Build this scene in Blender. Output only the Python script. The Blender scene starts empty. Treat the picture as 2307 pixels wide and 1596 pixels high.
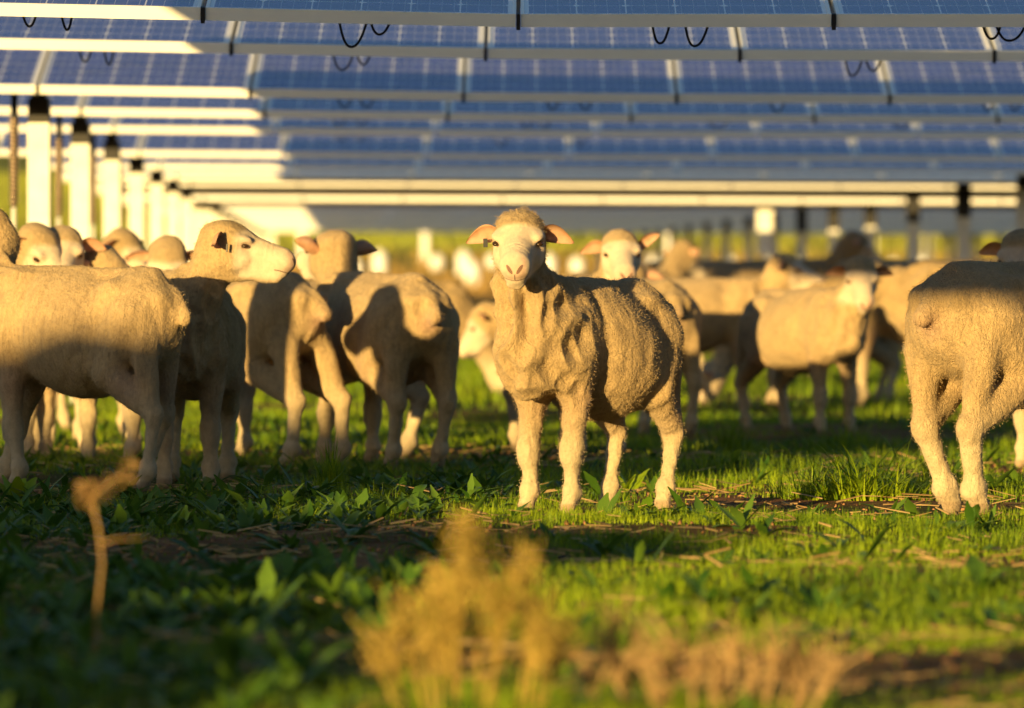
import bpy, math, random
import numpy as np
from mathutils import Vector, Matrix, noise as mnoise

random.seed(7)
RNG = np.random.default_rng(11)
S = bpy.context.scene
COL = S.collection
PI = math.pi
F = 16000.0          # focal length in photo pixels (photo taken as 2307 px wide)
CAMH = 0.71
PITCH_ROW = 5.45
SHIFT = -0.125       # sideways drift of the array per row

# ------------------------------------------------------------------ helpers
def zdist(yfoot):
    return F * CAMH / (yfoot - 625.0)
def xw(dx, z):
    return (dx - 1153.5) / F * z

def mesh_obj(name, verts, faces, mats=(), parent=None, smooth=False, mat_idx=None):
    me = bpy.data.meshes.new(name)
    v = np.asarray(verts, dtype=np.float32).reshape(-1, 3)
    me.from_pydata([], [], []) if False else None
    if isinstance(faces, np.ndarray) and faces.ndim == 2:
        nf, k = faces.shape
        me.vertices.add(len(v)); me.vertices.foreach_set('co', v.ravel())
        me.loops.add(nf * k); me.loops.foreach_set('vertex_index', faces.astype(np.int32).ravel())
        me.polygons.add(nf)
        me.polygons.foreach_set('loop_start', (np.arange(nf) * k).astype(np.int32))
        me.update(calc_edges=True)
    else:
        me.from_pydata([tuple(map(float, p)) for p in v], [], [tuple(map(int, f)) for f in faces])
        me.update()
    for m in mats: me.materials.append(m)
    if mat_idx is not None: me.polygons.foreach_set('material_index', np.asarray(mat_idx, dtype=np.int32))
    if smooth: me.polygons.foreach_set('use_smooth', np.ones(len(me.polygons), dtype=bool))
    o = bpy.data.objects.new(name, me); COL.objects.link(o)
    if parent is not None: o.parent = parent
    return o

def link_mesh(name, me, parent=None, loc=(0, 0, 0)):
    o = bpy.data.objects.new(name, me); COL.objects.link(o)
    if parent is not None: o.parent = parent
    o.location = loc
    return o

def tag(o, label=None, cat=None, group=None, kind=None):
    if label: o['label'] = label
    if cat: o['category'] = cat
    if group: o['group'] = group
    if kind: o['kind'] = kind
    return o

def empty(name, loc):
    o = bpy.data.objects.new(name, None); COL.objects.link(o); o.location = loc
    o.empty_display_size = 0.2
    return o

class MB:
    """collects boxes, tubes and prisms into one mesh"""
    def __init__(s): s.v = []; s.f = []; s.m = []
    def add(s, vs, fs, m=0):
        b = len(s.v); s.v += [tuple(p) for p in vs]; s.f += [tuple(i + b for i in f) for f in fs]; s.m += [m] * len(fs)
    def box(s, c, d, m=0):
        x, y, z = c; a, b, h = d[0] / 2, d[1] / 2, d[2] / 2
        vs = [(x + i * a, y + j * b, z + k * h) for k in (-1, 1) for j in (-1, 1) for i in (-1, 1)]
        s.add(vs, [(0, 2, 3, 1), (4, 5, 7, 6), (0, 1, 5, 4), (2, 6, 7, 3), (0, 4, 6, 2), (1, 3, 7, 5)], m)
    def tube(s, pts, r, n=8, m=0, cap=True):
        pts = [Vector(p) for p in pts]
        rs = r if isinstance(r, (list, tuple)) else [r] * len(pts)
        vs = []; up = Vector((0.3, 0.2, 1)).normalized()
        for i, p in enumerate(pts):
            t = (pts[min(i + 1, len(pts) - 1)] - pts[max(i - 1, 0)])
            t = t.normalized() if t.length > 0 else Vector((0, 0, 1))
            a = t.cross(up)
            if a.length < 1e-3: a = t.cross(Vector((1, 0, 0)))
            a.normalize(); b = t.cross(a)
            for k in range(n):
                q = 2 * PI * k / n
                vs.append(p + (a * math.cos(q) + b * math.sin(q)) * rs[i])
        fs = []
        for i in range(len(pts) - 1):
            for k in range(n):
                fs.append((i * n + k, i * n + (k + 1) % n, (i + 1) * n + (k + 1) % n, (i + 1) * n + k))
        if cap:
            fs.append(tuple(range(n - 1, -1, -1))); fs.append(tuple((len(pts) - 1) * n + k for k in range(n)))
        s.add(vs, fs, m)
    def mesh(s, name, mats, smooth=False):
        me = bpy.data.meshes.new(name); me.from_pydata(s.v, [], s.f)
        for m in mats: me.materials.append(m)
        me.polygons.foreach_set('material_index', s.m)
        if smooth: me.polygons.foreach_set('use_smooth', [True] * len(s.f))
        me.update(); return me
    def build(s, name, mats, parent=None, smooth=False):
        return link_mesh(name, s.mesh(name, mats, smooth), parent)

# ------------------------------------------------------------------ node materials
class NT:
    def __init__(s, name):
        s.mat = bpy.data.materials.new(name); s.mat.use_nodes = True
        s.t = s.mat.node_tree; s.t.nodes.clear()
        s.out = s.t.nodes.new('ShaderNodeOutputMaterial')
    def n(s, typ, **kw):
        nd = s.t.nodes.new(typ)
        for k, v in kw.items():
            if hasattr(nd, k): setattr(nd, k, v)
        return nd
    def l(s, a, b): s.t.links.new(a, b)
    def setin(s, sock, v):
        if hasattr(v, 'is_output'): s.l(v, sock)
        else: sock.default_value = v
    def math(s, op, a, b=0.0, c=None):
        nd = s.t.nodes.new('ShaderNodeMath'); nd.operation = op
        s.setin(nd.inputs[0], a); s.setin(nd.inputs[1], b)
        if c is not None: s.setin(nd.inputs[2], c)
        return nd.outputs[0]
    def coords(s, kind='Object'):
        return s.n('ShaderNodeTexCoord').outputs[kind]
    def mapping(s, vec, scale=(1, 1, 1), loc=(0, 0, 0)):
        nd = s.t.nodes.new('ShaderNodeMapping'); s.l(vec, nd.inputs[0])
        nd.inputs['Scale'].default_value = scale; nd.inputs['Location'].default_value = loc
        return nd.outputs[0]
    def noise(s, vec, scale, detail=4, rough=0.55, dist=0.0):
        nd = s.t.nodes.new('ShaderNodeTexNoise')
        if vec is not None: s.l(vec, nd.inputs['Vector'])
        nd.inputs['Scale'].default_value = scale; nd.inputs['Detail'].default_value = detail
        nd.inputs['Roughness'].default_value = rough; nd.inputs['Distortion'].default_value = dist
        return nd.outputs['Fac']
    def ramp(s, fac, stops):
        nd = s.t.nodes.new('ShaderNodeValToRGB'); s.l(fac, nd.inputs[0])
        e = nd.color_ramp.elements
        while len(e) < len(stops): e.new(0.5)
        for i, (p, c) in enumerate(stops):
            e[i].position = p; e[i].color = (c[0], c[1], c[2], 1) if hasattr(c, '__len__') else (c, c, c, 1)
        return nd.outputs[0]
    def mix(s, fac, a, b, mode='MIX'):
        nd = s.t.nodes.new('ShaderNodeMix'); nd.data_type = 'RGBA'; nd.blend_type = mode
        s.setin(nd.inputs[0], fac)
        for sock, v in ((nd.inputs[6], a), (nd.inputs[7], b)):
            if hasattr(v, 'is_output'): s.l(v, sock)
            else: sock.default_value = (v[0], v[1], v[2], 1)
        return nd.outputs[2]
    def bump(s, h, strength=1.0, dist=0.01, normal=None):
        nd = s.t.nodes.new('ShaderNodeBump'); s.l(h, nd.inputs['Height'])
        nd.inputs['Strength'].default_value = strength; nd.inputs['Distance'].default_value = dist
        if normal is not None: s.l(normal, nd.inputs['Normal'])
        return nd.outputs[0]
    def bsdf(s, color, rough=0.7, spec=0.3, metal=0.0, normal=None, sss=None):
        nd = s.t.nodes.new('ShaderNodeBsdfPrincipled')
        if hasattr(color, 'is_output'): s.l(color, nd.inputs['Base Color'])
        else: nd.inputs['Base Color'].default_value = (*color, 1)
        s.setin(nd.inputs['Roughness'], rough)
        nd.inputs['Specular IOR Level'].default_value = spec
        nd.inputs['Metallic'].default_value = metal
        if normal is not None: s.l(normal, nd.inputs['Normal'])
        return nd
    def done(s, shader):
        s.l(shader, s.out.inputs['Surface']); return s.mat

def simple_mat(name, col, rough=0.6, spec=0.3, metal=0.0, var=0.12, scale=8, bump=0.0):
    t = NT(name); c = t.coords()
    f = t.noise(c, scale, 4)
    lo = tuple(x * (1 - var) for x in col); hi = tuple(min(1, x * (1 + var)) for x in col)
    colr = t.ramp(f, [(0.3, lo), (0.7, hi)])
    nm = t.bump(t.noise(c, scale * 6, 3), bump, 0.004) if bump else None
    return t.done(t.bsdf(colr, rough, spec, metal, nm).outputs[0])

def wool_material(name, crack=False, grey=1.0):
    t = NT(name)
    c = t.coords()
    at = t.n('ShaderNodeAttribute', attribute_name='tint').outputs['Color']
    wl = t.n('ShaderNodeAttribute', attribute_name='wool').outputs['Fac']
    hl = t.n('ShaderNodeAttribute', attribute_name='hl').outputs['Vector']
    sep = t.n('ShaderNodeSeparateXYZ'); t.l(hl, sep.inputs[0]); hx, hy, hz = sep.outputs
    ay = t.math('ABSOLUTE', hy)
    # mouth line and nostrils in head coordinates
    zc = t.math('ADD', t.math('MULTIPLY', t.math('MULTIPLY', ay, ay), 3.0), -0.0700)
    zc = t.math('ADD', zc, t.math('MULTIPLY', t.math('SUBTRACT', hx, 0.19), -0.12))
    mouth = t.math('MULTIPLY', t.math('LESS_THAN', t.math('ABSOLUTE', t.math('SUBTRACT', hz, zc)), 0.0016),
                   t.math('GREATER_THAN', hx, 0.150))
    nx = t.math('DIVIDE', t.math('SUBTRACT', ay, t.math('ADD', 0.014, t.math('MULTIPLY', t.math('ADD', hz, 0.036), 0.55))), 0.0062)
    nz = t.math('DIVIDE', t.math('ADD', hz, 0.036), 0.0125)
    nr = t.math('ADD', t.math('MULTIPLY', nx, nx), t.math('MULTIPLY', nz, nz))
    nos = t.math('MULTIPLY', t.math('LESS_THAN', nr, 1.0), t.math('GREATER_THAN', hx, 0.180))
    phil = t.math('MULTIPLY', t.math('MULTIPLY', t.math('LESS_THAN', ay, 0.0016), t.math('GREATER_THAN', hx, 0.19)),
                  t.math('MULTIPLY', t.math('LESS_THAN', hz, -0.05), t.math('GREATER_THAN', hz, -0.070)))
    mark = t.math('MAXIMUM', t.math('MAXIMUM', mouth, nos), phil)
    # colour
    big = t.noise(c, 5, 3); fine = t.noise(c, 60, 4, 0.7)
    v = t.math('ADD', t.math('MULTIPLY', big, 0.55), t.math('MULTIPLY', fine, 0.60))
    v = t.math('ADD', v, 0.44)
    col = t.mix(1.0, at, t.mix(0.0, t.n('ShaderNodeCombineColor').outputs[0], (1, 1, 1)), 'MIX') if False else at
    vm = t.n('ShaderNodeVectorMath', operation='SCALE'); t.l(col, vm.inputs[0]); t.l(v, vm.inputs['Scale'])
    col = vm.outputs[0]
    # dirt in some spots of the wool
    dirt = t.math('MULTIPLY', t.ramp(t.noise(c, 9, 5, 0.7), [(0.52, 0.0), (0.75, 0.5)]), wl)
    col = t.mix(dirt, col, (0.24, 0.17, 0.11))
    col = t.mix(t.math('MULTIPLY', mark, 0.8), col, (0.10, 0.035, 0.03))
    # relief: comb ridges running down the body, staple clumps, fine fuzz
    ridge = t.noise(t.mapping(c, (75, 40, 11)), 1.0, 4, 0.65, 0.8)
    curl = t.noise(c, 120, 3, 0.7, 1.5)
    clump = t.noise(c, 38, 4, 0.65)
    vor = t.n('ShaderNodeTexVoronoi', feature='DISTANCE_TO_EDGE')
    wob = t.n('ShaderNodeVectorMath', operation='ADD'); t.l(c, wob.inputs[0])
    nz3 = t.n('ShaderNodeTexNoise'); t.l(c, nz3.inputs['Vector']); nz3.inputs['Scale'].default_value = 30
    sc3 = t.n('ShaderNodeVectorMath', operation='SCALE'); t.l(nz3.outputs['Color'], sc3.inputs[0]); sc3.inputs['Scale'].default_value = 0.02
    t.l(sc3.outputs[0], wob.inputs[1])
    t.l(t.mapping(wob.outputs[0], (1, 1, 0.6)), vor.inputs['Vector'])
    vor.inputs['Scale'].default_value = 105 if crack else 42
    edge = t.ramp(t.math('ADD', vor.outputs['Distance'], t.math('MULTIPLY', t.math('SUBTRACT', t.noise(c, 12, 3), 0.5), 0.35)), [(0.0, 0.0), (0.14, 1.0)])
    if crack:
        crk = t.ramp(t.math('ABSOLUTE', t.math('SUBTRACT', t.noise(t.mapping(c, (26, 26, 9)), 1.0, 3, 0.6, 0.5), 0.5)), [(0.0, 0.0), (0.05, 1.0)])
        h = t.math('ADD', t.math('ADD', t.math('MULTIPLY', edge, 0.26), t.math('MULTIPLY', clump, 1.0)), t.math('ADD', t.math('MULTIPLY', curl, 0.6), t.math('MULTIPLY', crk, 0.30)))
    else:
        h = t.math('ADD', t.math('MULTIPLY', ridge, 0.75), t.math('ADD', t.math('MULTIPLY', clump, 0.85), t.math('MULTIPLY', curl, 0.40)))
        h = t.math('ADD', h, t.math('MULTIPLY', edge, 0.12))
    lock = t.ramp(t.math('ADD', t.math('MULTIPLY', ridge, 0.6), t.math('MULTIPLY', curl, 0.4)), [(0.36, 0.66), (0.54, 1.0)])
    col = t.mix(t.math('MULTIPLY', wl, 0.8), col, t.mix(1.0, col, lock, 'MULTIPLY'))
    h = t.math('MULTIPLY', h, t.math('ADD', t.math('MULTIPLY', wl, 0.9), 0.14))
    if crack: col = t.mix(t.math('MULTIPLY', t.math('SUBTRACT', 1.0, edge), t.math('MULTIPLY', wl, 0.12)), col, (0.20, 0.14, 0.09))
    nrm = t.bump(h, 0.85, 0.009 if crack else 0.011)
    nrm = t.bump(t.noise(c, 300, 3, 0.7), 0.9, 0.0035, nrm)
    b = t.bsdf(col, 0.95, 0.06, 0, nrm)
    b.inputs['Sheen Weight'].default_value = 0.25
    b.inputs['Sheen Roughness'].default_value = 0.6
    b.inputs['Sheen Tint'].default_value = (1, 0.9, 0.75, 1)
    return t.done(b.outputs[0])

def ear_material():
    t = NT('ear_skin'); c = t.coords()
    col = t.ramp(t.noise(c, 30, 4), [(0.3, (0.50, 0.27, 0.16)), (0.7, (0.70, 0.46, 0.31))])
    b = t.bsdf(col, 0.75, 0.15, 0, t.bump(t.noise(c, 160, 3), 0.4, 0.003))
    tr = t.n('ShaderNodeBsdfTranslucent'); tr.inputs[0].default_value = (0.7, 0.25, 0.10, 1)
    mx = t.n('ShaderNodeMixShader'); mx.inputs[0].default_value = 0.25
    t.l(b.outputs[0], mx.inputs[1]); t.l(tr.outputs[0], mx.inputs[2])
    return t.done(mx.outputs[0])

def leaf_material(name, lo, hi, trans=0.35, rough=0.5, scale=3.0):
    t = NT(name); c = t.coords()
    rnd = t.n('ShaderNodeAttribute', attribute_name='rnd').outputs['Fac']
    f = t.math('ADD', t.math('MULTIPLY', t.noise(c, scale, 3), 0.6), t.math('MULTIPLY', rnd, 0.4))
    col = t.ramp(f, [(0.30, lo), (0.70, hi)])
    b = t.bsdf(col, rough, 0.35)
    tr = t.n('ShaderNodeBsdfTranslucent'); t.l(col, tr.inputs[0])
    mx = t.n('ShaderNodeMixShader'); mx.inputs[0].default_value = trans
    t.l(b.outputs[0], mx.inputs[1]); t.l(tr.outputs[0], mx.inputs[2])
    return t.done(mx.outputs[0])

def cell_material():
    """solar glass: 6 x 12 cells with pale gaps, diamonds and bus bars, in panel coordinates"""
    t = NT('solar_glass'); c = t.coords()
    sep = t.n('ShaderNodeSeparateXYZ'); t.l(c, sep.inputs[0]); x, y = sep.outputs[0], sep.outputs[1]
    P = 0.1585
    def grid(a):   # distance to nearest cell border
        q = t.math('DIVIDE', a, P); fr = t.math('FRACT', t.math('ADD', q, 100.0))
        return t.math('MULTIPLY', t.math('MINIMUM', fr, t.math('SUBTRACT', 1.0, fr)), P)
    gx, gy = grid(x), grid(t.math('SUBTRACT', y, 0.03))
    gap = t.math('MAXIMUM', t.math('LESS_THAN', gx, 0.0022), t.math('LESS_THAN', gy, 0.0020))
    dia = t.math('LESS_THAN', t.math('ADD', gx, gy), 0.017)
    rim = t.math('GREATER_THAN', t.math('ABSOLUTE', x), 0.470)
    bx = t.math('FRACT', t.math('ADD', t.math('DIVIDE', x, P / 4), 100.5))
    bx = t.math('MINIMUM', bx, t.math('SUBTRACT', 1.0, bx))
    bus = t.math('MULTIPLY', t.math('LESS_THAN', bx, 0.022), 0.45)
    fac = t.math('MAXIMUM', t.math('MAXIMUM', gap, dia), t.math('MAXIMUM', rim, bus))
    cell = t.ramp(t.noise(c, 4, 3), [(0.3, (0.012, 0.022, 0.20)), (0.7, (0.026, 0.045, 0.30))])
    col = t.mix(fac, cell, (0.75, 0.77, 0.80))
    dust = t.ramp(t.noise(c, 14, 5, 0.7), [(0.35, 0.06), (0.8, 0.26)])
    col = t.mix(dust, col, (0.40, 0.36, 0.33))
    b = t.bsdf(col, 0.26, 0.5)
    return t.done(b.outputs[0])

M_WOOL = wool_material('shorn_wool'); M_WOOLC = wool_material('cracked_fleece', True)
M_EAR = ear_material()
M_EYE = simple_mat('sheep_eye', (0.035, 0.018, 0.008), 0.12, 0.5)
M_HOOF = simple_mat('hoof_horn', (0.20, 0.14, 0.09), 0.6, 0.3)
M_TAG = simple_mat('ear_tag_plastic', (0.05, 0.05, 0.055), 0.4)
M_ALU = simple_mat('aluminium_frame', (0.88, 0.88, 0.82), 0.42, 0.5, 0.15, 0.06, 3)
M_CELL = cell_material()
M_BACK = simple_mat('panel_backsheet', (0.55, 0.55, 0.55), 0.6)
M_GALV = simple_mat('galvanised_steel', (0.74, 0.74, 0.70), 0.5, 0.5, 0.1, 0.10, 10)
M_BLACK = simple_mat('black_plastic', (0.018, 0.018, 0.02), 0.5)
M_COIL = simple_mat('damper_coil', (0.55, 0.42, 0.30), 0.3, 0.8, 0.8)
M_WHITE = simple_mat('white_plastic', (0.82, 0.82, 0.80), 0.45)

# ------------------------------------------------------------------ ground height
def gh(x, y):
    x = np.asarray(x, dtype=float); y = np.asarray(y, dtype=float)
    h = 0.012 * np.sin(x * 2.3 + y * 0.7) + 0.010 * np.sin(x * 0.9 - y * 1.9 + 1.0) + 0.008 * np.sin(y * 4.1 + x * 3.7)
    far = np.clip(y - 128, 0, None)
    h = h + 0.022 * far * (1 - np.exp(-far / 40)) + 0.35 * np.sin(x * 0.05 + 1) * np.clip(far / 100, 0, 1) * 0.6
    return h

# ------------------------------------------------------------------ sheep by distance field
def surface_nets(D, org, h):
    nx, ny, nz = D.shape
    neg = D < 0
    def sh(a, i, j, k): return a[i:nx - 1 + i, j:ny - 1 + j, k:nz - 1 + k]
    cnt = np.zeros((nx - 1, ny - 1, nz - 1), np.int8)
    for i in (0, 1):
        for j in (0, 1):
            for k in (0, 1): cnt += sh(neg, i, j, k)
    act = (cnt > 0) & (cnt < 8)
    idx = np.argwhere(act)
    pos = np.zeros((len(idx), 3)); w = np.zeros(len(idx))
    corners = [(i, j, k) for i in (0, 1) for j in (0, 1) for k in (0, 1)]
    val = {c: D[idx[:, 0] + c[0], idx[:, 1] + c[1], idx[:, 2] + c[2]] for c in corners}
    for a in corners:
        for ax in range(3):
            if a[ax] == 0:
                b = tuple(1 if q == ax else a[q] for q in range(3))
                va, vb = val[a], val[b]
                m = (va < 0) != (vb < 0)
                tt = va[m] / (va[m] - vb[m])
                p = np.tile(np.array(a, float), (m.sum(), 1)); p[:, ax] += tt
                pos[m] += p; w[m] += 1
    pos = (idx + pos / w[:, None]) * h + org
    vid = -np.ones(act.shape, np.int64); vid[act] = np.arange(len(idx))
    quads = []
    for ax in range(3):
        a = [slice(None)] * 3; b = [slice(None)] * 3
        a[ax] = slice(0, -1); b[ax] = slice(1, None)
        n0, n1 = neg[tuple(a)], neg[tuple(b)]
        e = np.argwhere(n0 != n1)
        u, v = (ax + 1) % 3, (ax + 2) % 3
        ok = (e[:, u] > 0) & (e[:, v] > 0) & (e[:, u] < D.shape[u] - 1) & (e[:, v] < D.shape[v] - 1)
        e = e[ok]
        flip = n0[e[:, 0], e[:, 1], e[:, 2]]
        def g(du, dv):
            q = e.copy(); q[:, u] -= du; q[:, v] -= dv
            return vid[q[:, 0], q[:, 1], q[:, 2]]
        q = np.stack([g(1, 1), g(0, 1), g(0, 0), g(1, 0)], 1)
        q[~flip] = q[~flip][:, ::-1]
        quads.append(q)
    return pos, np.concatenate(quads)

class Field:
    def __init__(s, lo, hi, h):
        s.h = h; s.lo = np.array(lo, float)
        n = np.ceil((np.array(hi) - s.lo) / h).astype(int) + 1
        s.ax = [s.lo[i] + np.arange(n[i]) * h for i in range(3)]
        s.n = n
    def new(s): return np.full(s.n, 0.25, np.float32)
    def _sl(s, lo, hi):
        return tuple(slice(max(0, int((lo[i] - s.lo[i]) / s.h)), min(s.n[i], int((hi[i] - s.lo[i]) / s.h) + 2)) for i in range(3))
    @staticmethod
    def smin(a, b, k):
        if k <= 0: return np.minimum(a, b)
        hh = np.clip(0.5 + 0.5 * (b - a) / k, 0, 1)
        return b * (1 - hh) + a * hh - k * hh * (1 - hh)
    def cone(s, D, a, b, ra, rb, k, flat=1.0):
        a = np.array(a, float); b = np.array(b, float); m = max(ra, rb) * 1.05 + k + 0.03
        sl = s._sl(np.minimum(a, b) - m, np.maximum(a, b) + m)
        X = s.ax[0][sl[0]][:, None, None]; Y = s.ax[1][sl[1]][None, :, None]; Z = s.ax[2][sl[2]][None, None, :]
        d = b - a; L = max(d @ d, 1e-9)
        t = np.clip(((X - a[0]) * d[0] + (Y - a[1]) * d[1] + (Z - a[2]) * d[2]) / L, 0, 1)
        r = ra + (rb - ra) * t
        q = np.sqrt((X - a[0] - t * d[0]) ** 2 + ((Y - a[1] - t * d[1]) * flat) ** 2 + (Z - a[2] - t * d[2]) ** 2) - r
        D[sl] = s.smin(D[sl], q.astype(np.float32), k)
    def ell(s, D, c, r, k, R=None):
        c = np.array(c, float); r = np.array(r, float); m = max(r) + k + 0.03
        sl = s._sl(c - m, c + m)
        X = s.ax[0][sl[0]][:, None, None] - c[0]; Y = s.ax[1][sl[1]][None, :, None] - c[1]; Z = s.ax[2][sl[2]][None, None, :] - c[2]
        if R is not None:
            X, Y, Z = [R[0][i] * X + R[1][i] * Y + R[2][i] * Z for i in range(3)]
        k0 = np.sqrt((X / r[0]) ** 2 + (Y / r[1]) ** 2 + (Z / r[2]) ** 2)
        k1 = np.sqrt((X / r[0] ** 2) ** 2 + (Y / r[1] ** 2) ** 2 + (Z / r[2] ** 2) ** 2) + 1e-6
        q = k0 * (k0 - 1) / k1
        D[sl] = s.smin(D[sl], q.astype(np.float32), k)

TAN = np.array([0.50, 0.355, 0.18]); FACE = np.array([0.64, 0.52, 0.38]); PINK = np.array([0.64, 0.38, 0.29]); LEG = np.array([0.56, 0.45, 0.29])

FEET = []
def make_sheep(label, dx, yfoot, heading, ref=0.0, scale=1.0, head=(0.46, 0, 0.80), yaw=0, pitch=-25, hs=1.1,
               legs=None, h=0.012, fuzz=0, crack=False, wr=1.0, wide=1.0, tone=1.0, tags=(), X=None, Z=None,
               wool_leg=0.0, neck=1.0, sag=0.0, eardrop=(0, 0), xs=1.0, group='shorn sheep flock under the solar panels', seed=0):
    legs = legs or {}
    rs = np.random.default_rng(100 + seed)
    Hc = np.array(head, float)
    cy, sy, cp, sp = math.cos(math.radians(yaw)), math.sin(math.radians(yaw)), math.cos(math.radians(pitch)), math.sin(math.radians(pitch))
    f = np.array([cy * cp, sy * cp, sp]); l = np.array([-sy, cy, 0.0]); u = np.cross(f, l)
    R = np.stack([f, l, u], 1)                     # head local -> sheep local
    H = lambda x, y, z: Hc + (f * x + l * y + u * z) * hs
    lo = np.minimum([-0.66, -0.33, -0.03], Hc - 0.34); hi = np.maximum([0.62, 0.33, 0.80], Hc + 0.34)
    lo[2] = max(lo[2], -0.03); lo[1] = min(lo[1], -0.33)
    fd = Field(lo, hi, h)
    D = fd.new()
    w = wide
    fd.ell(D, (0.06, 0, 0.518), (0.33, 0.145 * w, 0.180), 0.0)
    fd.ell(D, (-0.10, 0, 0.474 - sag), (0.26, 0.190 * w, 0.184), 0.08)
    fd.ell(D, (-0.34, 0, 0.540), (0.175, 0.135 * w, 0.155), 0.07)
    fd.cone(D, (0.20, 0, 0.672), (-0.40, 0, 0.672), 0.030, 0.026, 0.03)
    for q in (-1, 1):
        fd.ell(D, (-0.27, 0.098 * w * q, 0.630), (0.05, 0.026, 0.028), 0.045)
        fd.ell(D, (-0.47, 0.058 * w * q, 0.600), (0.035, 0.028, 0.030), 0.03)
        fd.ell(D, (0.20, 0.050 * w * q, 0.660), (0.06, 0.026, 0.028), 0.03)
    fd.ell(D, (0.26, 0, 0.528), (0.155, 0.106 * w, 0.168), 0.055)
    fd.ell(D, (0.355, 0, 0.470), (0.080, 0.072 * w, 0.115), 0.05)
    # neck
    n0 = np.array([0.31, 0, 0.575]); n3 = H(-0.045, 0, -0.035)
    n1 = n0 + (n3 - n0) * 0.45 + np.array([0.03, 0, -0.005]); 
    fd.cone(D, n0, n1, 0.102 * neck, 0.076 * neck, 0.055)
    fd.cone(D, n1, n3, 0.076 * neck, 0.060 * neck, 0.04)
    fd.cone(D, (0.40, 0, 0.47), H(-0.02, 0, -0.06), 0.055, 0.030, 0.04)   # dewlap side of the throat
    # tail stub
    fd.cone(D, (-0.49, 0, 0.60), (-0.545, 0, 0.545), 0.034, 0.026, 0.03)
    # legs
    L = fd.new()
    wl = wool_leg
    feet = []
    for sx, key in ((1, 'fl'), (-1, 'fr')):
        ox, oy, oz = legs.get(key, (0, 0, 0))
        y0 = 0.082 * sx
        A = [(0.26, y0 * 0.95, 0.47), (0.225 + ox * 0.15, y0 + oy * 0.3, 0.345), (0.245 + ox * 0.55, y0 + oy * 0.6, 0.205 + oz * 0.6),
             (0.243 + ox * 0.95, y0 + oy, 0.075 + oz), (0.262 + ox, y0 + oy, 0.028 + oz)]
        r = [0.064, 0.045, 0.0285, 0.0200, 0.026]
        r = [q + wl for q in r]
        for i in range(4): fd.cone(L, A[i], A[i + 1], r[i], r[i + 1], 0.012)
        fd.cone(L, A[2], (A[2][0] + 0.004, A[2][1], A[2][2] - 0.03), 0.032 + wl, 0.030 + wl, 0.02)
        fd.cone(L, A[3], (A[3][0] - 0.01, A[3][1], A[3][2] - 0.005), 0.029 + wl, 0.027 + wl, 0.015)
        feet.append((A[4], A[3]))
    for sx, key in ((1, 'hl'), (-1, 'hr')):
        ox, oy, oz = legs.get(key, (0, 0, 0))
        y0 = 0.108 * sx * w
        A = [(-0.35, y0 * 0.75, 0.52), (-0.265 + ox * 0.25, y0 * 1.08 + oy * 0.2, 0.375), (-0.452 + ox * 0.65, y0 + oy * 0.6, 0.240 + oz * 0.6),
             (-0.405 + ox, y0 + oy, 0.075 + oz), (-0.385 + ox, y0 + oy, 0.028 + oz)]
        r = [0.092, 0.060, 0.0275, 0.0200, 0.026]
        r = [r[0], r[1]] + [q + wl for q in r[2:]]
        for i in range(4): fd.cone(L, A[i], A[i + 1], r[i], r[i + 1], 0.012 if i else 0.04)
        fd.cone(L, (-0.41 + ox * .2, y0 * .85, 0.45), A[2], 0.055, 0.024, 0.03)
        fd.cone(L, A[2], (A[2][0] - 0.016, A[2][1], A[2][2] + 0.012), 0.026 + wl, 0.020 + wl, 0.01)
        fd.cone(L, A[3], (A[3][0] - 0.01, A[3][1], A[3][2] - 0.004), 0.030 + wl, 0.028 + wl, 0.015)
        feet.append((A[4], A[3]))
    D = Field.smin(D, L, 0.045)
    # head
    E = fd.new()
    fd.ell(E, H(0.0, 0, 0.0), np.array([0.088, 0.070, 0.070]) * hs, 0.0, R)
    fd.ell(E, H(-0.02, 0, 0.030), np.array([0.066, 0.064, 0.046]) * hs, 0.02, R)      # wool poll
    fd.cone(E, H(0.04, 0, -0.008), H(0.165, 0, -0.030), 0.055 * hs, 0.037 * hs, 0.02)
    fd.ell(E, H(0.015, 0, -0.050), np.array([0.075, 0.045, 0.052]) * hs, 0.03, R)
    fd.ell(E, H(0.165, 0, -0.038), np.array([0.044, 0.041, 0.034]) * hs, 0.02, R)
    fd.cone(E, H(-0.01, 0, -0.050), H(0.15, 0, -0.075), 0.050 * hs, 0.024 * hs, 0.025)
    fd.ell(E, H(0.156, 0, -0.072), np.array([0.030, 0.026, 0.014]) * hs, 0.012, R)
    for q in (-1, 1):
        fd.ell(E, H(0.050, 0.056 * q, 0.019), np.array([0.032, 0.018, 0.015]) * hs, 0.02, R)   # brow
        fd.ell(E, H(0.02, 0.050 * q, -0.035), np.array([0.050, 0.020, 0.035]) * hs, 0.025, R)  # cheek
    D = Field.smin(D, E, 0.03)
    pos, quads = surface_nets(D, fd.lo, h)
    # normals
    def normals(pos):
        n = np.zeros_like(pos)
        a = pos[quads[:, 2]] - pos[quads[:, 0]]; b = pos[quads[:, 3]] - pos[quads[:, 1]]
        fn = np.cross(a, b)
        for i in range(4): np.add.at(n, quads[:, i], fn)
        return n / (np.linalg.norm(n, axis=1)[:, None] + 1e-12)
    nr = normals(pos)
    if (nr * (pos - pos.mean(0))).sum() < 0: quads = quads[:, ::-1].copy(); nr = -nr
    # head-local coordinates per vertex
    hl = (pos - Hc) @ R / hs
    facem = np.clip((hl[:, 0] - 0.015) / 0.03, 0, 1) * (np.abs(hl[:, 1]) < 0.12) * (hl[:, 2] > -0.14) * (hl[:, 0] < 0.26) * (np.linalg.norm(hl, axis=1) < 0.26)
    facem *= np.clip((0.052 - hl[:, 2] + (hl[:, 0] - 0.03) * 0.6) / 0.02, 0, 1)
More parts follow.
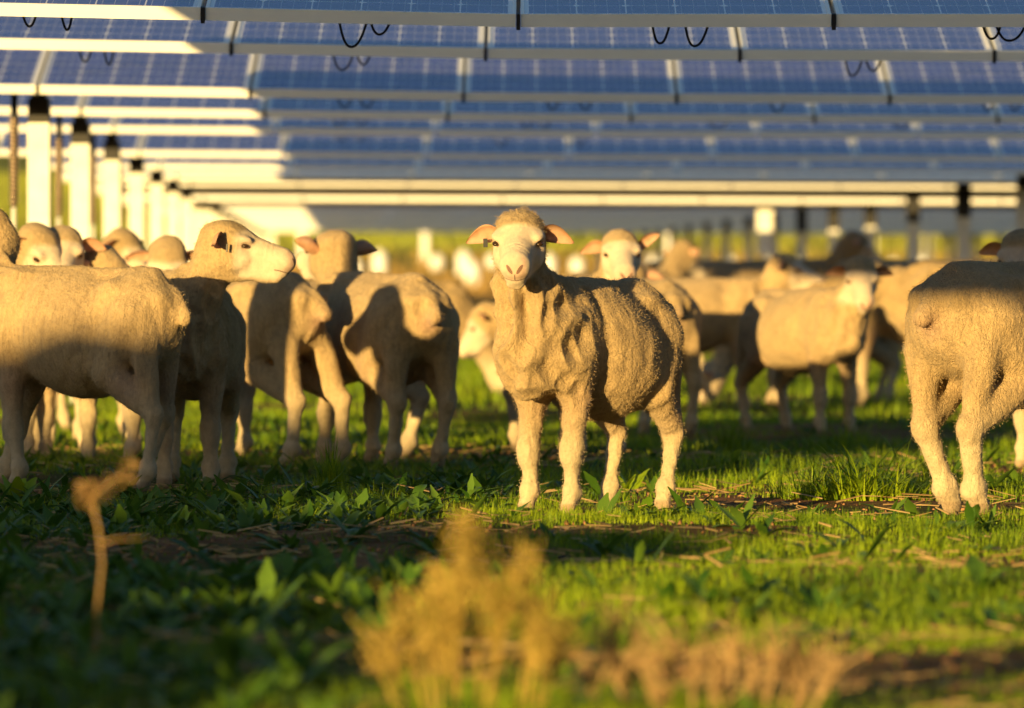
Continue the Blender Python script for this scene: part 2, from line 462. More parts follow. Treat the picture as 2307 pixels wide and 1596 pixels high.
    facem *= np.clip((hl[:, 2] + 0.112) / 0.03, 0, 1) * np.clip((hl[:, 0] - 0.5 * np.clip(-hl[:, 2] - 0.05, 0, 1)) / 0.03, 0, 1)
    z = pos[:, 2]
    legm = np.clip((0.33 - z) / 0.10, 0, 1) * (np.abs(pos[:, 0] + 0.06) > 0.12)
    legm = np.clip((0.34 - z) / 0.15, 0, 1) ** 1.3 * 0.92 * (np.abs(pos[:, 0] + 0.06) > 0.12) * (1 - facem)
    wool = np.clip(1 - facem - legm * 0.75, 0, 1)
    nearhead = np.clip(1 - (np.linalg.norm(hl, axis=1) - 0.10) / 0.05, 0, 1)
    # folds of loose skin: neck and chest, behind the elbow, flank
    chestm = np.clip((pos[:, 0] - 0.16) / 0.14, 0, 1) * np.clip((z - 0.30) / 0.1, 0, 1) * (1 - nearhead) * (1 - facem)
    rump = np.clip((-pos[:, 0] - 0.36) / 0.1, 0, 1) * np.clip((z - 0.30) / 0.1, 0, 1)
    so = seed * 7.3
    disp = np.zeros(len(pos))
    if h < 0.02:
        for i in range(len(pos)):
            x, y, zz = pos[i]
            cm = chestm[i]; d = 0.0
            if wool[i] > 0.05:
                d += 0.0035 * mnoise.noise((x * 16 + so, y * 16, zz * 16)) * wr
                d += 0.0018 * mnoise.noise((x * 45 + so, y * 22, zz * 12)) * wool[i] + 0.0015 * mnoise.noise((x * 70, y * 70 + so, zz * 70)) * wool[i]
                if cm > 0.02:
                    a = mnoise.noise((x * 9 + so, y * 15, zz * 5.0)); a2 = mnoise.noise((x * 16 + so, y * 26, zz * 13 + 5))
                    d += cm * wr * (0.026 * (0.45 - abs(a) * 1.9) + 0.013 * (0.4 - abs(a2) * 1.6))
                if rump[i] > 0.02:
                    a = mnoise.noise((x * 10 + so, y * 20, zz * 8 + 9))
                    d += rump[i] * wr * 0.010 * (0.4 - abs(a) * 1.6)
                nk = nearhead[i] * 0 + max(0.0, 1 - abs(np.linalg.norm(hl[i]) - 0.19) / 0.09) * (1 if x > 0.2 else 0)
                if nk > 0: d += nk * 0.006 * wr * (0.5 - abs(mnoise.noise((hl[i][0] * 30 + so, hl[i][1] * 6, hl[i][2] * 14))) * 2.2)
                fl = math.exp(-((x + 0.20) / 0.09) ** 2 - ((zz - 0.36) / 0.08) ** 2)
                if fl > 0.05: d += wr * fl * 0.016 * mnoise.noise((x * 26 + zz * 22 + so, y * 4, zz * 4))
                el = math.exp(-((x - 0.13) / 0.035) ** 2) * (0.9 if 0.25 < zz < 0.68 else 0)
                d -= el * 0.012 * wr
            else:
                d += 0.0012 * mnoise.noise((x * 60, y * 60, zz * 60))
            if legm[i] > 0.3: d += 0.0035 * mnoise.noise((x * 55 + so, y * 55, zz * 30)) + (wl * 0.25) * mnoise.noise((x * 40, y * 40, zz * 25))
            disp[i] = d
    # folds across the bridge of the nose
    disp += 0.0016 * np.sin(hl[:, 0] * 420) * facem * np.exp(-((hl[:, 0] - 0.135) / 0.022) ** 2) * (hl[:, 2] > -0.03)
    # eye sockets
    for q in (-1, 1):
        ed = np.linalg.norm(hl - np.array([0.060, 0.058 * q, 0.004]), axis=1)
        disp -= 0.010 * np.exp(-(ed / 0.017) ** 2)
    pos = pos + nr * disp[:, None]
    if xs != 1.0: pos[:, 0] = np.where(pos[:, 0] < 0.2, 0.2 + (pos[:, 0] - 0.2) * xs, pos[:, 0])
    # flatten soles
    pos[:, 2] = np.where(pos[:, 2] < 0.004, np.maximum(pos[:, 2], -0.002), pos[:, 2])
    # colour
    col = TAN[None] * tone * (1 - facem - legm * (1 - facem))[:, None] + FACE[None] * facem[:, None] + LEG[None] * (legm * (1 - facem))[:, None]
    nose = facem * np.clip((hl[:, 0] - 0.168) / 0.02, 0, 1) * np.clip((hl[:, 2] + 0.075) / 0.015, 0, 1) * np.clip((0.0 - hl[:, 2]) / 0.012, 0, 1) * np.clip((0.036 - np.abs(hl[:, 1])) / 0.01, 0, 1)
    col = col * (1 - nose[:, None] * .6) + PINK[None] * nose[:, None] * .6
    for q in (-1, 1):
        e = np.exp(-(np.linalg.norm(hl - np.array([0.062, 0.058 * q, 0.004]), axis=1) / 0.02) ** 2) * 0.5
        col = col * (1 - e[:, None]) + (PINK * 0.8)[None] * e[:, None]
    arm = np.exp(-((z - 0.33) / 0.07) ** 2) * np.exp(-((np.abs(pos[:, 0] + 0.02) - 0.22) / 0.06) ** 2) * 0.35   # bare pinkish skin by elbow and flank
    tl = np.exp(-(np.linalg.norm(pos - np.array([-0.53, 0, 0.52]), axis=1) / 0.045) ** 2) * 0.7
    arm = np.clip(arm + tl, 0, 0.8) * (1 - facem)
    col = col * (1 - arm[:, None]) + (PINK * 0.85)[None] * arm[:, None]
    hoof = np.clip((0.040 - pos[:, 2]) / 0.008, 0, 1) * 1.25
    col = col * (1 - hoof[:, None] * .6) + np.array([0.30, 0.21, 0.13])[None] * hoof[:, None] * .6
    verts = [pos]; faces = [quads]; cols = [col]; wools = [wool]; hls = [hl]; mids = [np.zeros(len(quads), int)]
    nv = len(pos)
    # ears: cupped leaves growing out of the head, part of the one body mesh
    for q in (-1, 1):
        dr = eardrop[0] if q > 0 else eardrop[1]
        nu, nvv = 10, 8
        g = []
        for side in (0, 1):
            for i in range(nu + 1):
                s_ = i / nu
                wd = 0.029 * (math.sin(PI * min(1, (s_ * 0.86 + 0.12))) ** 0.75) * (1.0 if s_ < 0.96 else 0.55)
                if s_ < 0.1: wd *= 0.75
                for j in range(nvv + 1):
                    t_ = j / nvv * 2 - 1
                    cup = (0.024 * (1 - s_ * 0.7)) * (1 - t_ * t_)
                    yy = (0.056 + 0.092 * s_) * q
                    xx = -0.005 - 0.012 * s_ - cup + (0.004 * (1 - t_ * t_) if side == 0 else 0.0)
                    zz = 0.012 + wd * t_ * (1 - 0.25 * s_) - dr * s_ ** 1.5 * 0.08 + 0.008 * math.sin(s_ * 3) - 0.018 * s_ * s_
                    g.append(H(xx - (0.0 if side == 0 else 0.0045 * (1 - 0.9 * abs(t_) ** 4)), yy, zz))
        g = np.array(g); fs = []
        W = nvv + 1; off = (nu + 1) * W
        for side in (0, 1):
            for i in range(nu):
                for j in range(nvv):
                    a = side * off + i * W + j
                    qd = [a, a + 1, a + W + 1, a + W]
                    fs.append(qd if (side == 0) == (q > 0) else qd[::-1])
        for i in range(nu):
            for j in (0, nvv):
                a = i * W + j; fs.append([a, a + W, a + W + off, a + off])
        for j in range(nvv):
            a = nu * W + j; fs.append([a, a + 1, a + 1 + off, a + off])
        fs = np.array(fs)
        verts.append(g); faces.append(fs + nv); nv += len(g)
        cols.append(np.tile(PINK, (len(g), 1))); wools.append(np.zeros(len(g))); hls.append(np.full((len(g), 3), -1.0)); mids.append(np.ones(len(fs), int))
    # wispy fibres over the outline
    if fuzz:
        src = rs.integers(0, len(quads), fuzz * 2)
        pc = pos[quads[src]].mean(1); nn = nr[quads[src, 0]]
        m = (facem[quads[src, 0]] < 0.5)
        src, pc, nn = src[m][:fuzz], pc[m][:fuzz], nn[m][:fuzz]
        k = len(src); onleg = (pc[:, 2] < 0.36) | (nearhead[quads[src, 0]] > .3)
        ln = np.where(nearhead[quads[src, 0]] > .3, rs.uniform(0.003, 0.009, k), np.where(onleg, rs.uniform(0.002, 0.0065, k), rs.uniform(0.002, 0.0065, k)))
        dirn = nn + rs.normal(0, 0.45, (k, 3)) + np.array([0, 0, -0.35]); dirn /= np.linalg.norm(dirn, axis=1)[:, None]
        sd = np.cross(dirn, rs.normal(0, 1, (k, 3))); sd /= np.linalg.norm(sd, axis=1)[:, None]
        p0 = pc + rs.normal(0, 0.004, (k, 3)) - nn * 0.003
        tri = np.stack([p0 - sd * 0.0005, p0 + sd * 0.0005, p0 + dirn * ln[:, None] + sd * 0.0003, p0 + dirn * ln[:, None] - sd * 0.0003], 1).reshape(-1, 3)
        ff = np.arange(4 * k).reshape(-1, 4) + nv
        verts.append(tri); faces.append(ff); nv += 4 * k
        cc = np.repeat(col[quads[src, 0]] * rs.uniform(0.75, 1.0, (k, 1)), 4, 0); cols.append(cc); wools.append(np.zeros(4 * k)); hls.append(np.full((4 * k, 3), -1.0)); mids.append(np.zeros(k, int))
    V = np.concatenate(verts); Fc = np.concatenate(faces)
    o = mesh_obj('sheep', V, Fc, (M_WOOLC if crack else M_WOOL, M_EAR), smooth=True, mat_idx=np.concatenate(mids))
    me = o.data
    a = me.attributes.new('tint', 'FLOAT_COLOR', 'POINT'); C4 = np.ones((len(V), 4), np.float32); C4[:, :3] = np.concatenate(cols); a.data.foreach_set('color', C4.ravel())
    a = me.attributes.new('wool', 'FLOAT', 'POINT'); a.data.foreach_set('value', np.concatenate(wools).astype(np.float32))
    a = me.attributes.new('hl', 'FLOAT_VECTOR', 'POINT'); a.data.foreach_set('vector', np.concatenate(hls).astype(np.float32).ravel())
    MYFEET = [p_[0] for p_ in feet]
    # eyes (children)
    for q in (-1, 1):
        mb = []
        c0 = H(0.061, 0.0590 * q, 0.003); r = 0.0112 * hs
        vs = []; fs = []
        nu, nvv = 10, 8
        for i in range(nvv + 1):
            th = PI * i / nvv
            for j in range(nu):
                ph = 2 * PI * j / nu
                vs.append(c0 + (f * math.sin(th) * math.cos(ph) * 1.15 + l * math.sin(th) * math.sin(ph) + u * math.cos(th) * 0.66) * r)
        for i in range(nvv):
            for j in range(nu): fs.append([i * nu + j, i * nu + (j + 1) % nu, (i + 1) * nu + (j + 1) % nu, (i + 1) * nu + j])
        mesh_obj('eye', vs, np.array(fs), (M_EYE,), o, True)
    for q in tags:
        b = MB(); c0 = H(0.012, (0.115) * q, -0.008)
        dd = 0.011
        pts = [H(0.010, (0.086 + .012 * i) * q, -0.018 + 0.024 * j) for j in (0, 1) for i in (0, 1)]
        pt2 = [p + f * 0.004 for p in pts]
        b.add(pts + pt2, [(0, 1, 3, 2), (4, 6, 7, 5), (0, 4, 5, 1), (2, 3, 7, 6), (0, 2, 6, 4), (1, 5, 7, 3)])
        b.build('ear_tag', (M_TAG,), o)
    # place: local point (ref,0) stands at photo position
    if Z is None: Z = zdist(yfoot)
    if X is None: X = xw(dx, Z)
    a = math.radians(heading)
    o.scale = (scale,) * 3
    FEET_TODO = MYFEET
    o.rotation_euler = (0, 0, a)
    ox, oy = X - ref * scale * math.cos(a), Z - ref * scale * math.sin(a)
    o.location = (ox, oy, float(gh(ox, oy)) * 0.7 + 0.006)
    for p_ in FEET_TODO:
        lx = (0.2 + (p_[0] - 0.2) * xs if p_[0] < 0.2 else p_[0]) * scale; ly = p_[1] * scale
        FEET.append((ox + lx * math.cos(a) - ly * math.sin(a), oy + lx * math.sin(a) + ly * math.cos(a)))
    return tag(o, label, 'sheep', group)

# ------------------------------------------------------------------ the flock
make_sheep('shorn sheep standing alone in front facing the camera, ears out, body turned to the right', 1233, 1164, -124,
           ref=0.262, head=(0.440, 0.020, 0.818), yaw=30, pitch=-13, hs=1.08, h=0.0060, fuzz=110000, wr=1.4, sag=0.012,
           legs={'fl': (0.0, -0.008, 0), 'fr': (0, 0.008, 0), 'hl': (0.03, 0.0, 0), 'hr': (0.0, 0.0, 0)}, scale=1.0, xs=0.73, tags=(-1,), wool_leg=0.0, seed=1, eardrop=(0.1, 0.1), tone=0.93)
make_sheep('nearest sheep at the left edge, side on with its lower half in shade', 342, 1118, 152,
           ref=-0.245, head=(0.44, -0.10, 0.80), yaw=15, pitch=-20, h=0.0085, fuzz=50000, wr=0.7,
           legs={'hl': (-0.05, 0, 0), 'hr': (0.15, -0.02, 0.0), 'fl': (-0.06, 0, 0), 'fr': (0.10, 0, 0)}, scale=1.04, seed=2, wide=1.05, xs=0.76)
make_sheep('sheep with raised head in profile looking right, dark tag in its ear', 418, 1106, -92,
           ref=0.262, head=(0.385, 0.150, 0.808), yaw=86, pitch=-4, hs=1.10, h=0.007, fuzz=50000, wr=0.8,
           legs={'fl': (0, 0.0, 0), 'fr': (0, 0.01, 0), 'hr': (0.1, 0, 0)}, scale=1.0, tags=(-1,), seed=3, neck=1.0, wide=0.84)
make_sheep('sheep side on, rump just left of the sheep looking away', 650, 1059, 146,
           ref=-0.385, head=(0.46, 0, 0.70), pitch=-35, h=0.009, fuzz=9000, wr=0.8,
           legs={'hl': (-0.07, 0, 0), 'hr': (-0.15, 0.02, 0)}, scale=1.04, seed=4)
make_sheep('sheep seen from behind looking away to the left, both ears out', 940, 1060, 113,
           ref=-0.385, head=(0.43, 0.0, 0.775), yaw=6, pitch=4, hs=1.15, h=0.007, fuzz=50000, wr=1.0,
           legs={'hl': (0.03, -0.02, 0), 'hr': (0, 0.03, 0), 'fl': (0.02, 0.02, 0)}, scale=1.03, seed=5, eardrop=(-0.6, -0.2))
make_sheep('sheep standing mostly hidden behind the two turned rumps, lit belly showing between them', 690, 1030, 182,
           ref=0.0, head=(0.50, 0, 0.60), pitch=-50, h=0.012, seed=6, tone=0.92)
make_sheep('woolly sheep cut by the right edge, cracked fleece on its rump', 2160, 1161, 47,
           ref=-0.385, head=(0.46, 0.02, 0.76), pitch=-20, h=0.0065, fuzz=90000, wr=0.45, crack=True, wide=1.20,
           legs={'hl': (0.05, -0.06, 0), 'hr': (-0.01, 0.05, 0), 'fl': (0.05, 0, 0)}, scale=1.08, wool_leg=0.005, seed=7)
make_sheep('white faced sheep looking at the camera over the back of the front sheep', 1352, 1035, -70,
           ref=0.262, head=(0.43, 0.02, 0.80), yaw=-14, pitch=-16, hs=1.05, h=0.0085, fuzz=8000, scale=1.0, seed=8, tone=0.95, eardrop=(-0.8, 0.1))
make_sheep('sheep just behind the right flank of the front sheep, one ear out', 1503, 985, 105,
           ref=-0.385, head=(0.42, -0.06, 0.70), yaw=-15, pitch=0, h=0.012, scale=1.0, seed=9, tone=0.9)
make_sheep('pale side lit sheep facing right with its head behind the lamb', 1682, 925, 2,
           ref=0.262, head=(0.47, 0, 0.75), yaw=-8, pitch=-12, h=0.012, scale=1.0, seed=10, tone=1.05, wide=1.05)
make_sheep('lamb facing the camera at right with orange ears and dark hind legs', 1885, 982, -62,
           ref=0.262, head=(0.43, 0.03, 0.765), yaw=-22, pitch=-28, hs=1.10, h=0.0085, fuzz=8000, scale=0.94, seed=11, tone=1.0, wr=0.9,
           legs={'hr': (-0.02, 0, 0)}, eardrop=(0, 0))
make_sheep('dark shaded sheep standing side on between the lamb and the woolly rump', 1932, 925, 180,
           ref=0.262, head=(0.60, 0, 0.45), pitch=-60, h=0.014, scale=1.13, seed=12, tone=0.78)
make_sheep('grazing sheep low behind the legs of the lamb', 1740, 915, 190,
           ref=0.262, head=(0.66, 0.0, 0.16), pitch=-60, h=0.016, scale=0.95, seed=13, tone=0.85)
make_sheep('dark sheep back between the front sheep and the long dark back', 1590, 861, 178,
           ref=0.0, head=(0.60, 0, 0.42), pitch=-60, h=0.016, scale=1.16, seed=14, tone=0.62)  # low tone puts shade into the fleece colour of this back
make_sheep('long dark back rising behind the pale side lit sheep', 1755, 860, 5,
           ref=0.05, head=(0.50, 0, 0.78), pitch=-30, h=0.016, scale=1.18, seed=15, tone=0.62)  # fleece colour darkened to stand in for shade along the back
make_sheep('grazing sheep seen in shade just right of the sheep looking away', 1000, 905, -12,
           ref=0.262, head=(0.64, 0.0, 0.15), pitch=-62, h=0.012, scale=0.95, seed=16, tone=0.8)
make_sheep('tan sheep mostly hidden behind the neck of the front sheep', 1215, 940, 172,
           ref=0.262, head=(0.56, 0.0, 0.50), pitch=-45, h=0.014, scale=0.95, seed=17, tone=1.0)
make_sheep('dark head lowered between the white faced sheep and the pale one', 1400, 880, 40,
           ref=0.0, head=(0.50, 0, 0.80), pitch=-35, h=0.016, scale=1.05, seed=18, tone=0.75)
make_sheep('face farthest left in the rear group, behind the nearest back', 20, 1052, -62,
           ref=0.262, head=(0.42, 0.05, 0.80), yaw=20, pitch=-35, hs=1.15, h=0.0085, fuzz=7000, scale=1.0, seed=19, tone=0.95)
make_sheep('sheep with wide ears peering over the back of the nearest left sheep', 150, 1050, -85,
           ref=0.262, head=(0.43, -0.02, 0.835), yaw=-2, pitch=-22, hs=1.15, h=0.0085, fuzz=7000, scale=0.97, seed=20, tone=1.05)
make_sheep('sheep with a rounded woolly poll just left of the head in profile', 350, 1032, -70,
           ref=0.262, head=(0.43, 0.0, 0.80), yaw=-20, pitch=-50, hs=1.15, h=0.011, scale=0.96, seed=21, tone=0.9)
make_sheep('tan sheep head half hidden between the two left faces', 152, 1000, -100,
           ref=0.262, head=(0.42, 0.0, 0.83), yaw=30, pitch=-40, hs=1.1, h=0.014, scale=1.0, seed=22, tone=0.85)
make_sheep('dark shaded head behind the sheep with wide ears', 245, 985, -60,
           ref=0.262, head=(0.42, 0.0, 0.83), yaw=30, pitch=-40, hs=1.1, h=0.014, scale=1.0, seed=23, tone=0.8)
make_sheep('brown sheep head at the right edge above the woolly rump', 2345, 1060, -120,
           ref=0.262, head=(0.43, 0.0, 0.80), yaw=15, pitch=-25, hs=1.1, h=0.0085, fuzz=6000, scale=0.99, seed=24, tone=0.9)
make_sheep('pinkish distant back just above the woolly rump', 2225, 935, 175,
           ref=0.0, head=(0.55, 0, 0.60), pitch=-40, h=0.016, scale=1.12, seed=25, tone=0.9)

# ------------------------------------------------------------------ solar rows
PW, PL, PT = 0.992, 1.97, 0.042
SP = 1.008
def glass_mesh():
    mb = MB(); mb.box((0, PL / 2, 0.034), (PW - 0.018, PL - 0.018, 0.006)); return mb.mesh('glass', [M_CELL])
def frame_mesh():
    mb = MB(); fw = 0.011
    for sx in (-1, 1): mb.box((sx * (PW / 2 - fw / 2), PL / 2, PT / 2), (fw, PL - 2 * fw, PT))
    for y in (fw / 2, PL - fw / 2): mb.box((0, y, PT / 2), (PW, fw, PT))
    for sx in (-1, 1): mb.box((sx * (PW / 2 - 0.028), PL / 2, 0.0012), (0.030, PL - 2 * fw, 0.002))
    mb.box((0, 0.026, 0.0012), (PW - 0.09, 0.030, 0.002))
    return mb.mesh('frame', [M_ALU])
def clamp_mesh():
    mb = MB(); mb.box((0, 0.0, 0.018), (0.013, 0.020, 0.052)); mb.box((0, PL / 2, 0.0), (0.012, PL, 0.012)); return mb.mesh('clamp', [M_BLACK])
def box_mesh():
    mb = MB(); mb.box((0, PL * 0.62, 0.012), (0.11, 0.09, 0.022)); return mb.mesh('junction_box', [M_BLACK])
ME_G, ME_F, ME_C, ME_J = glass_mesh(), frame_mesh(), clamp_mesh(), box_mesh()
def post_mesh():
    mb = MB(); w, d, t = 0.105, 0.14, 0.008
    for sy in (-1, 1): mb.box((0, sy * d / 2, 0.61), (w, t, 1.64))
    mb.box((0, 0, 0.62), (t, d - t, 1.636))
    return mb.mesh('post', [M_GALV])
def cap_mesh():
    mb = MB()
    mb.box((0, 0, 1.49), (0.102, 0.148, 0.12))
    mb.box((0.0, 0, 1.60), (0.07, 0.16, 0.12))
    return mb.mesh('bearing', [M_BLACK])
def damper_mesh():
    mb = MB()
    mb.tube([(-0.115, -0.10, 1.66), (-0.115, -0.10, 1.45), (-0.118, -0.10, 1.02)], [0.017, 0.018, 0.016], 10, 0)
    mb.tube([(-0.118, -0.10, 1.02), (-0.12, -0.085, 0.45), (-0.10, -0.07, 0.0)], [0.012, 0.012, 0.012], 8, 1)
    pts = []
    for i in range(20 * 10):
        a = i / 10 * 2 * PI; pts.append((-0.117 + 0.021 * math.cos(a), -0.10 + 0.021 * math.sin(a), 1.46 - i / 200 * 0.43))
    mb.tube(pts, 0.006, 5, 2)
    return mb.mesh('damper', [M_BLACK, M_GALV, M_COIL], True)
ME_P, ME_CAP, ME_D = post_mesh(), cap_mesh(), damper_mesh()
def cap_long():
    mb = MB(); mb.box((0, 0, 1.40), (0.125, 0.17, 0.30)); mb.box((0.0, 0, 1.58), (0.07, 0.16, 0.08)); return mb.mesh('shade_long_bearing', [M_BLACK])  # bearing lengthened in black to stand in for shade on the post top
ME_CAPL = cap_long()

ORD = ['', 'nearest', 'second', 'third', 'fourth', 'fifth', 'sixth', 'seventh', 'eighth', 'ninth', 'tenth', 'eleventh', 'twelfth', 'thirteenth',
       'fourteenth', 'fifteenth', 'sixteenth', 'seventeenth', 'eighteenth', 'nineteenth', 'twentieth', 'twenty-first', 'twenty-second', 'twenty-third', 'twenty-fourth']
ZL = {1: 1.509, 2: 1.574, 3: 1.54, 4: 1.568, 5: 1.589, 6: 1.535, 7: 1.53, 8: 1.54, 9: 1.555, 10: 1.475}
TILT = {1: 12, 2: 12, 3: 13.5, 4: 12, 5: 12, 6: 12, 7: 11, 8: 5, 9: 1.2, 10: 3.2, 11: 9}
ROLL = {1: (1.25, 0.0), 2: (1.15, 0.25), 3: (0.95, 0.25), 4: (0.75, 0.25), 5: (0.6, 0.25), 6: (0.5, 0.25), 7: (0.4, 0.25)}

def solar_row(k, x0=None, n=None, tilt=None, label=None, seam=None, posts=True, zlow=None, clamps=False, group='rows of solar panels'):
    Z = 22.7 + PITCH_ROW * (k - 1)
    s = 0.02 + SHIFT * (k - 1) if seam is None else seam
    tl = TILT.get(k, 12) if tilt is None else tilt
    zl = ZL.get(k, 1.53) if zlow is None else zlow
    if x0 is None:
        x0 = -3
        n = int((max(0.0722 * Z, 2.4) + 1.3 - s) / SP) + 1 - x0
    gz = float(gh(0, Z)) if Z > 120 else 0
    root = empty('solar_panel_row', (s, Z, zl + gz))
    ra, rb = ROLL.get(k, (0.25, 0.25)); ra, rb = math.radians(ra), math.radians(rb)
    zf = lambda x: -(x + s) * math.tan(ra if x + s < 0 else rb)
    tag(root, label or '%s row of blue solar panels counted from the camera' % ORD[k], 'solar panel row', group)
    t = math.radians(tl)
    rg = random.Random(k)
    for i in range(n):
        x = (x0 + i + 0.5) * SP
        p = link_mesh('solar_panel', ME_G, root, (x, 0, zf(x))); p.rotation_euler = (t, math.atan2(zf(x - .5) - zf(x + .5), 1.0), 0)
        link_mesh('frame', ME_F, p)
        if clamps: link_mesh('clamp', ME_C, p, (-SP / 2, 0, 0))
    xa, xb = x0 * SP - 0.05, (x0 + n) * SP
    cy, cz = PL / 2 * math.cos(t) + 0.055 * math.sin(t), PL / 2 * math.sin(t) - 0.055 * math.cos(t)
    mb = MB(); mb.tube([(xa, cy, cz + zf(xa)), (-s, cy, cz), (xb, cy, cz + zf(xb))], 0.05, 12); mb.build('torque_tube', [M_GALV], root, True)
    if posts:
        xp = -2.04 - 0.13 * (k - 1) - s
        while xp < xb - 0.3:
            if not (k <= 7 and xp > 0 and xp + s > 0.0722 * Z + 1):
                q = link_mesh('post', ME_P, root, (xp, cy, -zl + min(zf(xp), 0.03)))
                link_mesh('bearing', ME_CAPL if (8 <= k <= 13 and xp > 0) else ME_CAP, q)
                if xp < -0.5 and k < 14: link_mesh('damper', ME_D, q)
            xp += 6.88
    return root

def cable(root, k, spans):
    """black leads sagging below the low edge; spans in photo px: x0, x1, dip y"""
    Z = 22.7 + PITCH_ROW * (k - 1); pz = F / (Z + 0.55); s = 0.02 + SHIFT * (k - 1); zl = ZL[k]
    for (a, b, dip) in spans:
        xa, xb = (a - 1153.5) / pz - s, (b - 1153.5) / pz - s
        zd = CAMH + (625 - dip) / pz - zl; zt = 0.09
        ra, rb = ROLL[k]; xm = (xa + xb) / 2 + s; zt -= xm * math.tan(math.radians(ra if xm < 0 else rb))
        pts = []
        sk = random.Random(int(a)).uniform(0.38, 0.62)
        for i in range(25):
            u = i / 24
            uu = u ** (math.log(0.5) / math.log(sk))
            z = zt + (zd - zt) * (1 - abs(2 * uu - 1) ** 2.3)
            pts.append((xa + (xb - xa) * u, 0.55 + 0.02 * math.sin(u * 6), z))
        mb = MB(); mb.tube(pts, 0.0042, 7); mb.build('cable', [M_BLACK], root, True)

rows = {}
for k in range(1, 25):
    rows[k] = solar_row(k, clamps=k <= 4)
cable(rows[1], 1, [(760, 838, 106), (828, 892, 78), (1465, 1516, 98), (1540, 1606, 104), (2205, 2262, 88), (2235, 2325, 92), (44, 92, 60), (128, 168, 68)])
cable(rows[2], 2, [(745, 806, 158), (798, 842, 146), (1902, 1950, 171), (1940, 1990, 160), (176, 216, 139), (232, 262, 146)])
cable(rows[3], 3, [(752, 800, 242), (800, 850, 242), (1228, 1268, 247), (1300, 1340, 247), (1722, 1772, 253), (2204, 2240, 250), (2272, 2304, 249)])
cable(rows[4], 4, [(745, 790, 283), (790, 835, 283), (1165, 1205, 290), (1205, 1245, 290), (1580, 1650, 290), (2010, 2060, 290)])
cable(rows[5], 5, [(750, 790, 318), (790, 830, 318), (1110, 1150, 330), (1290, 1320, 330)])
NEARLAB = {0: 'row of solar panels just above the front sheep, out of the frame', -1: 'row of solar panels over the grass in the foreground, out of the frame',
           -2: 'row of solar panels above the dry weeds, out of the frame', -3: 'row of solar panels over the camera position', -4: 'row of solar panels behind the camera'}
for k in (0, -1, -2, -3, -4):
    solar_row(k, x0=-4 if k == -1 else -3, n=8, label=NEARLAB[k], posts=False, zlow=1.53)  # foreground row gains one added unseen panel to shade the woolly sheep
# white box and rounded shapes added in place of blurred far highlights
mb = MB(); mb.box((0, 0, 0), (0.17, 0.12, 0.50)); mb.box((0, -0.066, 0), (0.14, 0.012, 0.44)); mb.box((0, 0, 0.262), (0.19, 0.15, 0.02)); mb.box((0.0, 0.02, -0.75), (0.05, 0.05, 0.96), 1)
o = mb.build('highlight_box', [M_WHITE, M_GALV]); zz = 78.0
o.location = (xw(1723, zz), zz, 1.20); tag(o, 'tall bright white highlight box on a stake between the grey posts', 'highlight box')
def highlight_shape_mesh(h, r):
    mb = MB(); pts = [(0, 0, 0), (0, 0, 0.02), (0, 0, h * 0.3), (0, 0, h * 0.7), (0, 0, h * 0.88), (0, 0, h * 0.97), (0, 0, h)]
    mb.tube(pts, [r * .9, r, r, r, r * .86, r * .55, r * .2], 16)
    mb.tube([(0, 0, h), (0, 0, h + .04)], [r * .22, r * .2], 10)
    return mb.mesh('highlight_shape', [M_WHITE], True)
DM = [highlight_shape_mesh(0.40, 0.17), highlight_shape_mesh(0.60, 0.18)]
DR = [(702, 600, 0), (800, 603, 0), (855, 592, 1), (985, 592, 0), (1045, 592, 1), (1064, 618, 1), (1110, 590, 0), (1236, 600, 1), (1300, 598, 0), (1476, 592, 0), (1515, 608, 1), (1555, 590, 0), (1642, 592, 0),
      (1665, 612, 0), (1738, 595, 0), (2013, 603, 0), (2082, 595, 0)]
DL = ['beside the head in profile', 'left of the sheep looking away', 'just right of the backward looking head', 'beside the far pale post at centre', 'upper one of the touching pair at centre',
      'lower one of the touching pair at centre', 'just left of the front sheep ear', 'close at the right of the front sheep head', 'between the two facing heads', 'right of the white faced sheep',
      'at the foot of the pale far post', 'between grey posts right of centre', 'above the dark backs', 'lowest, resting near the dark backs', 'at the foot of the bright highlight box',
      'right of the lamb ear', 'farthest right, before the last grey post']
for (px, py, m), dl in zip(DR, DL):
    za, zb = 150.0, 300.0
    half = 0.20 if m == 0 else 0.30
    for _ in range(30):
        Z = (za + zb) / 2
        yy = 625 - (float(gh(xw(px, Z), Z)) + half - CAMH) * F / Z
        if yy > py: za = Z
        else: zb = Z
    o = link_mesh('highlight_shape', DM[m]); o.location = (xw(px, Z), Z, float(gh(xw(px, Z), Z)) - 0.02)
    tag(o, 'white blurred highlight in the far field, ' + dl, 'drum', 'white highlights in the far field')

# pale galvanised poles of the next array, standing in the lit far field
mb = MB(); mb.box((0, 0, 0.9), (0.17, 0.16, 1.8)); mb.box((0, 0, 1.83), (0.22, 0.2, 0.06)); PM = mb.mesh('far_pole', [M_WHITE])
for px, lab in ((680, 'right of the head in profile'), (957, 'at centre between the highlights'), (1507, 'among the grey posts right of centre'), (1965, 'just right of the lamb ear'), (2090, 'left of the last grey post')):
    Z = 185.0
    o = link_mesh('far_pole', PM); o.location = (xw(px, Z), Z, float(gh(xw(px, Z), Z)) - 0.15)
    tag(o, 'pale sunlit pole standing in the far field ' + lab, 'pole', 'pale poles in the far field')

